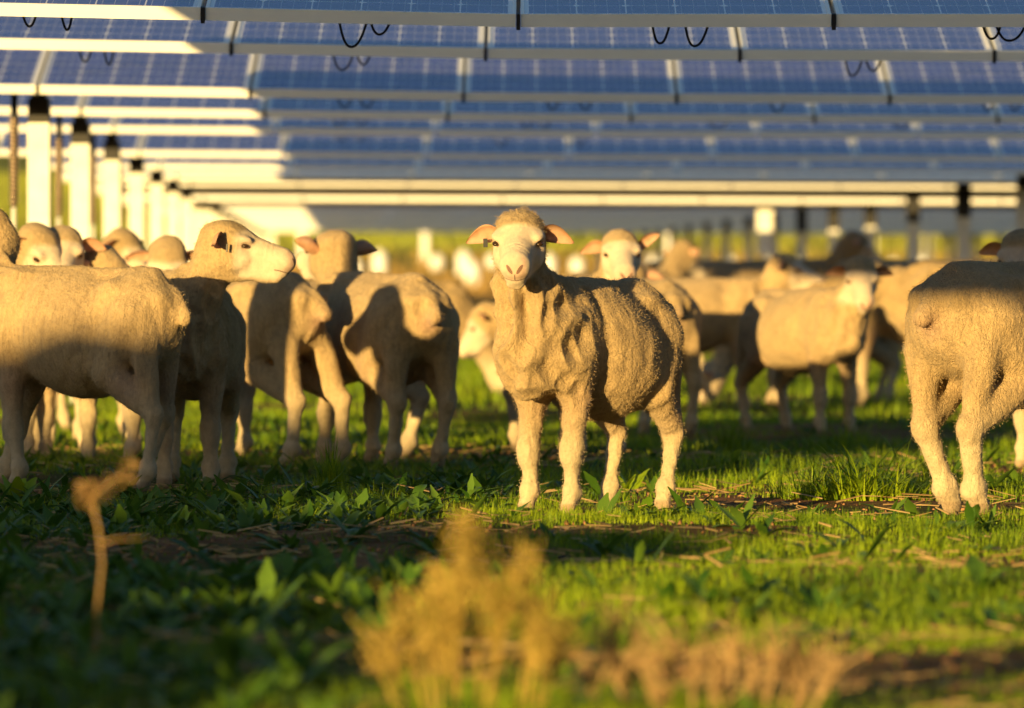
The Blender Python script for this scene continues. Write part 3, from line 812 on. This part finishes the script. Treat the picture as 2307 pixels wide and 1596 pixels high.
# ------------------------------------------------------------------ ground sheet
def ground():
    ys = np.concatenate([np.arange(-60, 8, 2.0), np.arange(8, 32, 0.12), np.arange(32, 60, 0.4), np.arange(60, 140, 2.0), np.arange(140, 1500, 20.0)])
    us = np.linspace(-1, 1, 121)
    us = np.sign(us) * (np.abs(us) ** 2.4)
    X = us[None, :] * np.maximum(120, ys[:, None] * 1.2) ; Y = np.repeat(ys[:, None], len(us), 1)
    Zz = gh(X, Y)
    rs = np.random.default_rng(3)
    near = ((ys > 8) & (ys < 60))[:, None] * (np.abs(X) < 6)
    Zz = Zz + near * rs.normal(0, 0.004, X.shape)
    V = np.stack([X, Y, Zz], -1).reshape(-1, 3)
    W = len(us); i = np.arange(len(ys) - 1)[:, None] * W + np.arange(W - 1)[None, :]
    i = i.reshape(-1); Q = np.stack([i, i + 1, i + W + 1, i + W], 1)
    t = NT('paddock_soil'); c = t.coords()
    big = t.noise(t.mapping(c, (1, 0.6, 1)), 0.9, 5, 0.6)
    soil = t.ramp(t.noise(c, 9, 6, 0.7), [(0.25, (0.20, 0.08, 0.035)), (0.5, (0.40, 0.19, 0.085)), (0.75, (0.55, 0.36, 0.18))])
    grass = t.ramp(t.noise(c, 25, 5, 0.7), [(0.3, (0.035, 0.075, 0.012)), (0.7, (0.10, 0.17, 0.025))])
    near = t.mix(t.ramp(big, [(0.42, 0.0), (0.56, 0.85)]), soil, grass)
    sep = t.n('ShaderNodeSeparateXYZ'); t.l(c, sep.inputs[0]); y = sep.outputs[1]
    fn = t.noise(t.mapping(c, (0.06, 0.035, 1)), 1.0, 5, 0.6)
    farc = t.ramp(fn, [(0.35, (0.36, 0.24, 0.08)), (0.47, (0.24, 0.28, 0.04)), (0.62, (0.28, 0.34, 0.05)), (0.75, (0.42, 0.32, 0.09))])
    soilband = t.math('MULTIPLY', t.ramp(t.math('DIVIDE', y, 400.0), [(0.30, 0.0), (0.33, 1.0), (0.40, 1.0), (0.47, 0.0)]), t.ramp(fn, [(0.4, 1.0), (0.7, 0.4)]))
    farc = t.mix(soilband, farc, (0.36, 0.20, 0.09))
    col = t.mix(t.ramp(t.math('DIVIDE', y, 400.0), [(0.20, 0.0), (0.32, 1.0)]), near, farc)
    hgt = t.math('ADD', t.noise(c, 14, 6, 0.7), t.math('MULTIPLY', t.noise(c, 70, 4, 0.7), 0.35))
    mat = t.done(t.bsdf(col, 0.95, 0.1, 0, t.bump(hgt, 1.0, 0.10)).outputs[0])
    o = mesh_obj('ground', V, Q, (mat,), smooth=True)
    tag(o, kind='structure')
ground()
def shadow_bank():  # added unseen bank, its crest shaped to shade the left and foreground
    xs = np.linspace(-16, -1.2, 90); ys = np.linspace(-1, 1, 21)
    X = np.repeat(xs[:, None], 21, 1); Y = 8 + ys[None, :] * 1.6 + 0 * X
    top = np.interp(X, [-16, -7.9, -7.35, -6.7, -5.3, -4.75, -4.5, -4.3, -4.1, -3.6, -2.9, -2.5, -2.2, -1.2], [2.0, 1.98, 1.45, 1.25, 1.15, 1.12, 1.05, 0.85, 0.75, 0.68, 0.60, 0.56, 0.0, 0.0]) + 0.025 * np.sin(X * 5) + 0.02 * np.sin(X * 11 + 1)
    Zb = top * (1 - np.abs(ys[None, :]) ** 3) - 0.03
    i = (np.arange(89)[:, None] * 21 + np.arange(20)[None, :]).reshape(-1)
    o = mesh_obj('shadow_caster_bank', np.stack([X, Y, Zb], -1).reshape(-1, 3), np.stack([i, i + 21, i + 22, i + 1], 1), (bpy.data.materials['paddock_soil'],), smooth=True)
    tag(o, kind='structure')

shadow_bank()

# ------------------------------------------------------------------ grass and weeds
M_TURF = leaf_material('turf_blade', (0.085, 0.19, 0.006), (0.36, 0.47, 0.014), 0.28, 0.5, 2.2)
M_LEAF = leaf_material('weed_leaf', (0.045, 0.12, 0.012), (0.14, 0.25, 0.028), 0.30, 0.42, 3.0)
M_STRAW = leaf_material('straw', (0.38, 0.24, 0.09), (0.66, 0.46, 0.20), 0.1, 0.7, 6)

def patch(x, y):
    """cover value 0..1 of vegetation: bare lanes near the rows, thick elsewhere"""
    v = np.zeros(len(x))
    for (a, b, c, p, q) in ((0.9, 1.3, 0.3, 1.0, 0.5), (2.1, -0.8, 1.7, 0.6, 1.9), (3.7, 2.9, 4.0, 0.45, 3.7), (-1.7, 4.7, 2.2, 0.4, 6.1), (6.3, -5.1, 0.7, 0.3, 8.3)):
        v += p * np.sin(a * x + b * y + c + 0.8 * np.sin(q * 0.4 * x + 1.1 * y))
    v = v * 0.45 + 0.66
    v += 0.45 * (y < 14.6) * (x < 0.3)
    v -= 0.85 * np.exp(-((y - 19.3 + 0.25 * np.sin(x * 2)) / 0.45) ** 2) * (x > -0.7)
    v -= 0.7 * np.exp(-((y - 13.2 + 0.2 * np.sin(x * 3)) / 0.35) ** 2)
    v -= 0.8 * np.exp(-((y - 24.3 + 0.25 * np.sin(x * 2.4)) / 0.4) ** 2) * (np.sin(x * 2.7 + 1) > -0.2)
    v -= 0.6 * np.exp(-((y - 17.6 + 0.2 * np.sin(x * 2.1)) / 0.28) ** 2) * (x < -0.2)
    return v

def blades(name, P, L, Wd, lean, mat, seg=3, az=None, rnd=None):
    n = len(P); az = RNG.uniform(0, 2 * PI, n) if az is None else az
    d = np.stack([np.cos(az), np.sin(az), np.zeros(n)], 1); sd = np.stack([-np.sin(az), np.cos(az), np.zeros(n)], 1)
    L = L / np.sqrt(1 + 0.35 * lean ** 2)
    rows_ = []
    for i in range(seg + 1):
        s = i / seg
        cen = P + np.array([0, 0, 1.0]) * (L * s * (1 - 0.30 * lean * s))[:, None] + d * (L * lean * s ** 2)[:, None]
        w = (Wd * (1 - s) ** 0.7 if i < seg else Wd * 0.06)[:, None]
        rows_.append(cen - sd * w); rows_.append(cen + sd * w)
    V = np.stack(rows_, 1).reshape(-1, 3)
    k = 2 * (seg + 1); base = (np.arange(n) * k)[:, None]
    Q = np.concatenate([base + np.array([[2 * i, 2 * i + 1, 2 * i + 3, 2 * i + 2]]) for i in range(seg)], 0)
    o = mesh_obj(name, V, Q, (mat,), smooth=True)
    a = o.data.attributes.new('rnd', 'FLOAT', 'POINT')
    r = RNG.uniform(0, 1, n) if rnd is None else rnd
    a.data.foreach_set('value', np.repeat(r, k).astype(np.float32))
    return o

def scatter(n, y0, y1, marg=0.6, power=1.0):
    u = RNG.uniform(0, 1, n); y = y0 + (y1 - y0) * u ** power
    x = RNG.uniform(-1, 1, n) * (0.0745 * y + marg)
    return x, y
def turf():
    Ps, Ls, Ws, Le, rn = [], [], [], [], []
    for (n, y0, y1, l0, l1, w) in ((260000, 10.5, 24, 0.014, 0.046, 0.0014), (90000, 24, 36, 0.022, 0.060, 0.0024), (50000, 36, 62, 0.04, 0.10, 0.005)):
        x, y = scatter(n, y0, y1)
        v = patch(x, y); keep = RNG.uniform(0, 1, n) < np.clip(v * 1.1, 0.04, 1) * np.where((x < -0.2) & (y < 26), 0.5, 1.0)
        x, y, v = x[keep], y[keep], v[keep]
        low = np.ones(len(x))
        for (fx, fy) in FEET:
            if fy < 24: low = np.where((np.abs(x - fx) < 0.09) & (y < fy + 0.06) & (y > fy - 0.35), 0.35, low)
        tuft = 0.5 + 0.5 * np.sin(x * 9.1 + 2 * np.sin(y * 3.3)) * np.sin(y * 6.7 + 1.5 * np.sin(x * 4.1))
        L = RNG.uniform(l0, l1, len(x)) * (0.55 + 0.75 * tuft) * np.clip(v + 0.35, 0.5, 1.3) * low
        Ps.append(np.stack([x, y, gh(x, y) - 0.003], 1)); Ls.append(L); Ws.append(np.full(len(x), w) * RNG.uniform(0.7, 1.4, len(x))); Le.append(RNG.uniform(0.1, 1.0, len(x)))
        rn.append(np.clip(RNG.uniform(0, 1, len(x)) * 0.6 + 0.4 * (0.5 + 0.5 * np.sin(x * 3.1 + 1.7 * np.sin(y * 1.3))), 0, 1))
    o = blades('grass', np.concatenate(Ps), np.concatenate(Ls), np.concatenate(Ws), np.concatenate(Le), M_TURF, 2, rnd=np.concatenate(rn))
    tag(o, 'short green paddock grass under the panels', 'grass', kind='stuff')
turf()

def far_pasture():
    t = NT('far_pasture_grass'); c = t.coords()
    f = t.noise(t.mapping(c, (0.05, 0.03, 0)), 1.0, 4, 0.6)
    sep = t.n('ShaderNodeSeparateXYZ'); t.l(c, sep.inputs[0])
    col = t.ramp(f, [(0.34, (0.40, 0.27, 0.08)), (0.45, (0.27, 0.29, 0.04)), (0.62, (0.30, 0.34, 0.05)), (0.74, (0.46, 0.34, 0.10))])
    soil = t.ramp(t.math('DIVIDE', sep.outputs[1], 1000.0), [(0.150, 1.0), (0.185, 0.85), (0.205, 0.0)])
    col = t.mix(t.math('MULTIPLY', soil, 0.8), col, (0.40, 0.22, 0.09))
    m = t.done(t.bsdf(col, 0.9, 0.1).outputs[0])
    n = 60000; y = 152 + 330 * RNG.uniform(0, 1, n) ** 1.6; x = RNG.uniform(-1, 1, n) * (0.0745 * y + 12)
    P = np.stack([x, y, gh(x, y) - 0.02], 1)
    o = blades('far_pasture', P, RNG.uniform(0.12, 0.40, n) * (y / 250) ** .5, RNG.uniform(0.02, 0.06, n), RNG.uniform(0.1, 0.8, n), m, 2)
    tag(o, 'sunlit yellow green pasture far beyond the panels', 'pasture', kind='stuff')
far_pasture()

def leaves(P, az, L, Wd, tilt, curl, n_seg=5, lobed=True):
    """lobed broad leaves: one row of quads each side of the rib"""
    n = len(P)
    d = np.stack([np.cos(az), np.sin(az), np.zeros(n)], 1); sd = np.stack([-np.sin(az), np.cos(az), np.zeros(n)], 1)
    cols = []
    for i in range(n_seg + 1):
        s = i / n_seg
        ang = tilt - curl * s
        cen = P + d * (L * s * np.cos(ang * 0.7))[:, None] + np.array([0, 0, 1.0]) * (L * s * np.sin(ang))[:, None]
        w = np.sin(PI * min(1, s * 0.82 + 0.12)) ** 1.2 * (1.0 if (i % 2 or not lobed) else 0.80)
        if i == n_seg: w = 0.16
        if i == 0: w = 0.12
        ww = (Wd * w)[:, None]
        up = np.array([0, 0, 1.0]) * (Wd * w * 0.35)[:, None]
        cols += [cen - sd * ww + up, cen, cen + sd * ww + up]
    V = np.stack(cols, 1).reshape(-1, 3); k = 3 * (n_seg + 1)
    base = (np.arange(n) * k)[:, None]
    Q = np.concatenate([base + np.array([[3 * i + j, 3 * i + j + 1, 3 * i + j + 4, 3 * i + j + 3]]) for i in range(n_seg) for j in (0, 1)], 0)
    return V, Q, k

def weed_cover():
    n = 6000
    x, y = scatter(n, 10.6, 34, 0.5)
    v = patch(x, y) + 0.25 * np.sin(x * 5.0 + 1) * np.sin(y * 3.1)
    dens = np.where(x < -0.15 + 0.02 * (y - 18), 1.0, 0.16) * np.where(y > 24, 0.7, 1)
    keep = RNG.uniform(0, 1, n) < np.clip(v * 1.15, 0.0, 1) * dens
    x, y = x[keep], y[keep]
    m = len(x); size = RNG.uniform(0.04, 0.105, m) * np.where(y > 24, 0.8, 1.0)
    cnt = 8
    P = np.repeat(np.stack([x, y, gh(x, y)], 1), cnt, 0) + RNG.normal(0, 0.006, (m * cnt, 3)) * [1, 1, 0]
    az = RNG.uniform(0, 2 * PI, m * cnt); L = np.repeat(size, cnt) * RNG.uniform(0.6, 1.25, m * cnt)
    V, Q, k = leaves(P, az, L, L * RNG.uniform(0.10, 0.20, m * cnt), RNG.uniform(0.25, 1.25, m * cnt), RNG.uniform(0.0, 0.9, m * cnt))
    o = mesh_obj('ground_weeds', V, Q, (M_LEAF,), smooth=True)
    a = o.data.attributes.new('rnd', 'FLOAT', 'POINT'); a.data.foreach_set('value', np.repeat(RNG.uniform(0, 1, len(P)), k).astype(np.float32))
    tag(o, 'low broad leaved weeds covering the shaded ground at left', 'weeds', kind='stuff')
weed_cover()

def litter():
    n = 5200
    x, y = scatter(n, 11, 30, 0.4)
    v = patch(x, y); keep = RNG.uniform(0, 1, n) < np.clip(1.15 - v, 0.06, 1)
    x, y = x[keep], y[keep]; n = len(x)
    az = RNG.uniform(0, 2 * PI, n); L = RNG.uniform(0.02, 0.11, n); w = RNG.uniform(0.001, 0.0042, n)
    d = np.stack([np.cos(az), np.sin(az), RNG.uniform(-.05, .25, n)], 1) * L[:, None]; sd = np.stack([-np.sin(az), np.cos(az), np.zeros(n)], 1) * w[:, None]
    P = np.stack([x, y, gh(x, y) + RNG.uniform(0.004, 0.02, n)], 1); up = np.array([0, 0, 1.0]) * w[:, None]
    V = np.stack([P - sd, P + up * 1.5, P + sd, P + d - sd * .5, P + d + up, P + d + sd * .5], 1).reshape(-1, 3)
    b = (np.arange(n) * 6)[:, None]
    Q = np.concatenate([b + np.array([[0, 1, 4, 3]]), b + np.array([[1, 2, 5, 4]])], 0)
    o = mesh_obj('dry_litter', V, Q, (M_STRAW,))
    a = o.data.attributes.new('rnd', 'FLOAT', 'POINT'); a.data.foreach_set('value', np.repeat(RNG.uniform(0, 1, n), 6).astype(np.float32))
    tag(o, 'dry straw and twigs lying on the bare red soil', 'litter', kind='stuff')
litter()

def clods():
    n = 12000
    x, y = scatter(n, 11, 30, 0.4)
    v = patch(x, y); keep = RNG.uniform(0, 1, n) < np.clip(1.1 - v, 0.05, 1)
    x, y = x[keep], y[keep]; n = len(x)
    r = 0.003 + 0.008 * RNG.uniform(0, 1, n) ** 2.5
    P = np.stack([x, y, gh(x, y) + r * 0.2], 1)
    dirs = np.array([[1, 0, 0], [0, 1, 0], [-1, 0, 0], [0, -1, 0], [0, 0, 1], [0, 0, -1]], float)
    V = (P[:, None, :] + dirs[None] * (r[:, None] * RNG.uniform(0.6, 1.4, (n, 6)))[:, :, None] + RNG.normal(0, 0.0015, (n, 6, 3))).reshape(-1, 3)
    b = (np.arange(n) * 6)[:, None]
    T = np.concatenate([b + np.array([[i, (i + 1) % 4, 4]]) for i in range(4)] + [b + np.array([[(i + 1) % 4, i, 5]]) for i in range(4)], 0)
    t = NT('clod'); c = t.coords()
    m = t.done(t.bsdf(t.ramp(t.noise(c, 20, 3), [(0.3, (0.22, 0.10, 0.045)), (0.7, (0.48, 0.26, 0.13))]), 0.95, 0.1).outputs[0])
    o = mesh_obj('soil_clods', V, T, (m,))
    tag(o, 'small red clods of bare soil', 'soil', kind='stuff')
clods()

# individual tufts and plants
def tuft(dx, yf, n, L, spread, label, name='grass_tuft', lean=(0.2, 1.1), w=0.0022, mat=None, cat='grass tuft'):
    Z = zdist(yf); X = xw(dx, Z)
    a = RNG.uniform(0, 2 * PI, n); r = spread * RNG.uniform(0, 1, n) ** 0.7 * (1 + 0.25 * np.sin(a * 2 + 1))
    P = np.stack([r * np.cos(a), r * np.sin(a), np.zeros(n)], 1)
    az = a + RNG.normal(0, 0.9, n)
    ln = (0.30 + 0.70 * RNG.uniform(0, 1, n) ** 1.6) * (1.05 - 0.55 * (r / spread) ** 2) * (0.75 + 0.25 * np.sin(a * 3 + n))
    o = blades(name, P, ln * L, np.full(n, w) * RNG.uniform(.6, 1.3, n), RNG.uniform(lean[0], lean[1], n), mat or M_TURF, 5, az=az)
    o.location = (X, Z, float(gh(X, Z)))
    return tag(o, label, cat, 'grass tufts')
tuft(1945, 1126, 900, 0.34, 0.20, 'large sunlit tuft of long grass left of the woolly rump', lean=(0.5, 2.3), w=0.0034)
tuft(1990, 1118, 200, 0.46, 0.17, 'long arching blades rising out of the large sunlit tuft', lean=(0.8, 2.0), w=0.0024)
tuft(1830, 1125, 300, 0.24, 0.13, 'sunlit tuft spreading at the left side of the large tuft')
tuft(2110, 1110, 260, 0.21, 0.13, 'sunlit grass tuft beside the hooves of the woolly rump')
tuft(745, 1125, 420, 0.24, 0.05, 'dark spiky tuft in shade below the bent hind legs', lean=(0.05, 0.6), w=0.0022)
tuft(1640, 1025, 420, 0.28, 0.16, 'dark tuft in shade between the front sheep and the lamb', w=0.0024)
tuft(1900, 1012, 420, 0.26, 0.22, 'half lit tuft below the lamb front legs', w=0.0024)
tuft(2080, 1250, 160, 0.22, 0.10, 'loose long blades on the lit grass at right')
tuft(1500, 1330, 500, 0.085, 0.22, 'rounded lit clump of short grass right of the blurred bush', lean=(0.1, 0.7))
tuft(1760, 1345, 500, 0.085, 0.24, 'wider lit clump of short grass below the large tuft', lean=(0.1, 0.7))
tuft(930, 1120, 30, 0.24, 0.05, 'few tall thin blades left of the front sheep', lean=(0.1, 0.7), w=0.002)

def leafy(dx, yf, n, L, wd, tilt, label):
    Z = zdist(yf); X = xw(dx, Z)
    az = RNG.uniform(0, 2 * PI, n); Ls = RNG.uniform(.6, 1, n) * L
    P = np.zeros((n, 3)) + RNG.normal(0, 0.008, (n, 3)) * [1, 1, 0]
    V, Q, k = leaves(P, az, Ls, Ls * wd, RNG.uniform(tilt[0], tilt[1], n), RNG.uniform(0, .4, n), 8)
    o = mesh_obj('leafy_weed', V, Q, (M_TURF,), smooth=True)
    a = o.data.attributes.new('rnd', 'FLOAT', 'POINT'); a.data.foreach_set('value', np.repeat(RNG.uniform(0.2, 0.9, n), k).astype(np.float32))
    o.location = (X, Z, float(gh(X, Z))); tag(o, label, 'weed', 'broad leaved weeds')
leafy(1412, 1105, 7, 0.115, 0.17, (1.1, 1.5), 'upright lobed leaf weed between the hind legs of the front sheep')
leafy(1455, 1140, 14, 0.06, 0.35, (0.3, 1.0), 'low round leaved weed beside the right hind hoof of the front sheep')
leafy(1098, 1165, 12, 0.075, 0.33, (0.4, 1.1), 'sunlit weed with crinkled leaves left of the front sheep hooves')
leafy(1560, 1160, 12, 0.06, 0.3, (0.3, 0.9), 'small pale weed just right of the front sheep')
leafy(40, 1135, 8, 0.11, 0.25, (0.8, 1.4), 'dark leafy weed at the left edge by the hoof')

def twig(dx, yf, L, ang, label):
    Z = zdist(yf); X = xw(dx, Z); mb = MB()
    pts = [(L * (i / 6 - .5) * math.cos(ang), L * (i / 6 - .5) * math.sin(ang), 0.008 + 0.006 * math.sin(i * 1.7)) for i in range(7)]
    mb.tube(pts, [0.0045, .005, .005, .0045, .004, .003, .0015], 7)
    mb.tube([pts[3], (pts[3][0] + L * .15, pts[3][1] - .03, .03), (pts[3][0] + L * .25, pts[3][1] - .05, .035)], [.003, .002, .001], 6)
    o = mb.build('twig', [M_TWIG], None, True); o.location = (X, Z, float(gh(X, Z))); tag(o, label, 'twig', 'fallen twigs')
M_TWIG = simple_mat('twig_bark', (0.34, 0.20, 0.11), 0.8, 0.2)
twig(1385, 1168, 0.20, 0.15, 'dry twig on the soil below the hind hooves of the front sheep')
twig(1335, 1172, 0.12, -0.3, 'short dry twig right of the front hooves')
twig(1700, 1178, 0.11, 0.05, 'thin twig on the grass below the large tuft')
twig(1205, 1172, 0.07, 1.0, 'bent twig touching the front left hoof')
twig(900, 1165, 0.14, 0.4, 'twig left of the front sheep in the lit strip')
# dark pebble lump in the shaded lane
mb = MB()
bm_v = []
for i in range(7):
    th = PI * i / 6
    for j in range(10):
        ph = 2 * PI * j / 10; rr = 1 + 0.18 * math.sin(3 * ph + i) 
        bm_v.append((0.030 * rr * math.sin(th) * math.cos(ph), 0.02 * rr * math.sin(th) * math.sin(ph), 0.014 * math.cos(th)))
mb.add(bm_v, [(i * 10 + j, i * 10 + (j + 1) % 10, (i + 1) * 10 + (j + 1) % 10, (i + 1) * 10 + j) for i in range(6) for j in range(10)])
o = mb.build('dropping', [simple_mat('dark_dung', (0.02, 0.015, 0.015), 0.8)], None, True)
Z = zdist(1258); o.location = (xw(1272, Z), Z, float(gh(xw(1272, Z), Z)) + 0.008); tag(o, 'dark lump lying in the shaded lane below the front sheep', 'lump')

# blurred dry weeds in front
M_BUSH1 = leaf_material('yellow_weed', (0.30, 0.21, 0.04), (0.60, 0.44, 0.10), 0.3, 0.7, 9)
M_BUSH2 = leaf_material('brown_weed', (0.32, 0.20, 0.08), (0.58, 0.40, 0.18), 0.2, 0.7, 9)
def spray_bush(name, label, mat, Zc, stems, top_leaf, seed, density=150):
    """stems: list of (x photo px, y photo px of top) rising from a common base below the frame"""
    rg = np.random.default_rng(seed); mb = MB()
    bx = np.mean([s[0] for s in stems]); X0 = xw(bx, Zc)
    Vs, Qs = [], []; nv = 0
    for (px, py, thick) in stems:
        tx = xw(px, Zc) - X0; tz = CAMH + (625 - py) / F * Zc
        dy = rg.uniform(-0.12, 0.12)
        b = (tx * 0.72 + rg.normal(0, .012), dy * 0.4, -0.01)
        pts = [Vector(b) * (1 - s) + Vector((tx, dy, tz)) * s + Vector((0.5 * tx * s * (1 - s) * 0.6, 0, 0.08 * s * (1 - s))) for s in (0, .25, .5, .75, 1)]
        mb.tube(pts, [0.0035, .003, .0026, .002, .001], 7, 0)
        n = int(density * tz / 0.3)
        s = np.clip(1.03 - 0.85 * rg.beta(1.15, 2.0, n), 0.12, 1.03)
        for si in s:
            i = min(3, int(si * 4)); fr = si * 4 - i
            c = np.array(pts[i]) * (1 - fr) + np.array(pts[i + 1]) * fr
            c = c + rg.normal(0, 1, 3) * thick * 1.05 * (0.45 + 1.1 * math.sin(PI * min(1, max(0, (1.06 - si) / 0.5))))
            if c[2] < 0.01: continue
            d = rg.normal(0, 1, 3) + [0, 0, 1.4]; d /= np.linalg.norm(d); sd = np.cross(d, rg.normal(0, 1, 3)); sd /= np.linalg.norm(sd)
            l = top_leaf * rg.uniform(.5, 1.2); w = l * 0.22
            Vs += [c, c + d * l * .5 + sd * w, c + d * l, c + d * l * .5 - sd * w]; Qs.append([nv, nv + 1, nv + 2, nv + 3]); nv += 4
        for q in range(5):
            si = rg.uniform(0.3, 0.9); i = min(3, int(si * 4)); c = Vector(pts[i]) * (1 - (si * 4 - i)) + Vector(pts[i + 1]) * (si * 4 - i)
            e = c + Vector((rg.normal(0, .03), rg.normal(0, .03), 0.05 + rg.uniform(0, .04)))
            mb.tube([c, c * .5 + e * .5 + Vector((.004, 0, 0)), e], [.0022, .0018, .001], 5, 0)
    mb.add([tuple(v) for v in Vs], [tuple(q) for q in Qs], 0)
    o = mb.build(name, [mat]); a = o.data.attributes.new('rnd', 'FLOAT', 'POINT'); a.data.foreach_set('value', rg.uniform(0, 1, len(o.data.vertices)).astype(np.float32))
    o.location = (X0, Zc, float(gh(X0, Zc)))
    return tag(o, label, 'dry weed', 'blurred dry weeds in the foreground')
spray_bush('dry_weed', 'tall yellow blurred weed at the bottom below the front sheep', M_BUSH1, 11.2,
           [(1048, 1190, .009), (1062, 1240, .009), (1035, 1290, .010), (985, 1310, .008), (1015, 1370, .012), (905, 1400, .010), (880, 1440, .010), (960, 1350, .010), (1110, 1330, .008), (1165, 1290, .007), (1190, 1270, .008), (1200, 1370, .012), (1220, 1410, .012), (1270, 1420, .009), (840, 1490, .008)], 0.012, 5, 420)
spray_bush('dry_weed', 'low brown blurred weed with many branch tips at the bottom right of the yellow one', M_BUSH2, 11.3,
           [(1345, 1425, .007), (1385, 1400, .006), (1430, 1425, .006), (1470, 1480, .008), (1520, 1440, .006), (1560, 1500, .007), (1610, 1470, .006), (1650, 1430, .005), (1700, 1500, .007), (1740, 1470, .006), (1790, 1490, .006), (1850, 1480, .006), (1880, 1490, .005), (1330, 1500, .009), (1400, 1520, .009), (1600, 1540, .009), (1480, 1545, .009), (1720, 1550, .009), (1820, 1560, .008)], 0.009, 6, 400)
def stalk():
    Zc = zdist(1545); X0 = xw(212, Zc); mb = MB()
    P = lambda px, py, dy=0: (xw(px, Zc) - X0, dy, CAMH + (625 - py) / F * Zc)
    mb.tube([P(208, 1545), P(218, 1380), P(230, 1270), P(222, 1190), P(205, 1125)], [.0028, .0028, .003, .0032, .0036], 8)
    mb.tube([P(205, 1125), P(190, 1105), P(178, 1085)], [.005, .004, .0025], 7)
    mb.tube([P(205, 1125), P(235, 1095), P(270, 1075), P(310, 1050)], [.0045, .003, .0022, .001], 7)
    mb.tube([P(228, 1225), P(260, 1215), P(330, 1212)], [.0025, .0018, .001], 6)
    o = mb.build('dry_stalk', [M_BUSH2], None, True)
    rg = np.random.default_rng(2); b2 = MB()
    for (px, py, n, sp) in ((190, 1108, 26, .014), (215, 1112, 26, .016), (240, 1092, 18, .012), (275, 1075, 16, .012), (300, 1045, 10, .008), (185, 1125, 14, .01)):
        for i in range(n):
            c = np.array(P(px, py)) + rg.normal(0, sp * .6, 3); d = rg.normal(0, 1, 3); d /= np.linalg.norm(d); sd = np.cross(d, rg.normal(0, 1, 3)); sd /= np.linalg.norm(sd)
            b2.add([c, c + d * .008 + sd * .004, c + d * .017, c + d * .008 - sd * .004], [(0, 1, 2, 3)])
    b2.build('flower_head', [M_BUSH2], o)
    o.location = (X0, Zc, 0.0); tag(o, 'single dry blurred stalk with a brown flower head at the lower left', 'dry stalk')
stalk()

# ------------------------------------------------------------------ light, sky, camera
EL, AZ = 5.0, 25.8      # sun height, and how far it stands left of straight behind the camera
sd = Vector((math.sin(math.radians(AZ)) * math.cos(math.radians(EL)), math.cos(math.radians(AZ)) * math.cos(math.radians(EL)), -math.sin(math.radians(EL))))
sl = bpy.data.lights.new('sun', 'SUN'); sl.energy = 5.0; sl.angle = math.radians(0.5); sl.color = (1.0, 0.68, 0.25)
so = bpy.data.objects.new('sun', sl); COL.objects.link(so); so.rotation_euler = sd.to_track_quat('-Z', 'Y').to_euler(); so.location = (-10, -20, 15)
w = bpy.data.worlds.new('World'); S.world = w; w.use_nodes = True
nt = w.node_tree; bg = nt.nodes['Background']; sky = nt.nodes.new('ShaderNodeTexSky'); sky.sky_type = 'NISHITA'; sky.sun_disc = False
sky.sun_elevation = math.radians(EL); sky.sun_rotation = math.radians(180 + AZ); sky.air_density = 1.0; sky.dust_density = 1.2; sky.ozone_density = 2.5
nt.links.new(sky.outputs[0], bg.inputs[0]); bg.inputs[1].default_value = 0.095
cam = bpy.data.cameras.new('camera'); co = bpy.data.objects.new('camera', cam); COL.objects.link(co); S.camera = co
co.location = (0, 0, CAMH); co.rotation_euler = (PI / 2 - math.atan(173.0 / F), 0, 0)
cam.sensor_width = 36; cam.lens = F / 2307 * 36; cam.clip_end = 4000; cam.clip_start = 0.5
cam.dof.use_dof = True; cam.dof.focus_distance = 21.7; cam.dof.aperture_fstop = 4.9; cam.dof.aperture_blades = 0
S.view_settings.view_transform = 'Standard'; S.view_settings.look = 'None'; S.view_settings.gamma = 1.0; S.view_settings.exposure = 1.0
S.cycles.use_denoising = True
S.cycles.max_bounces = 6
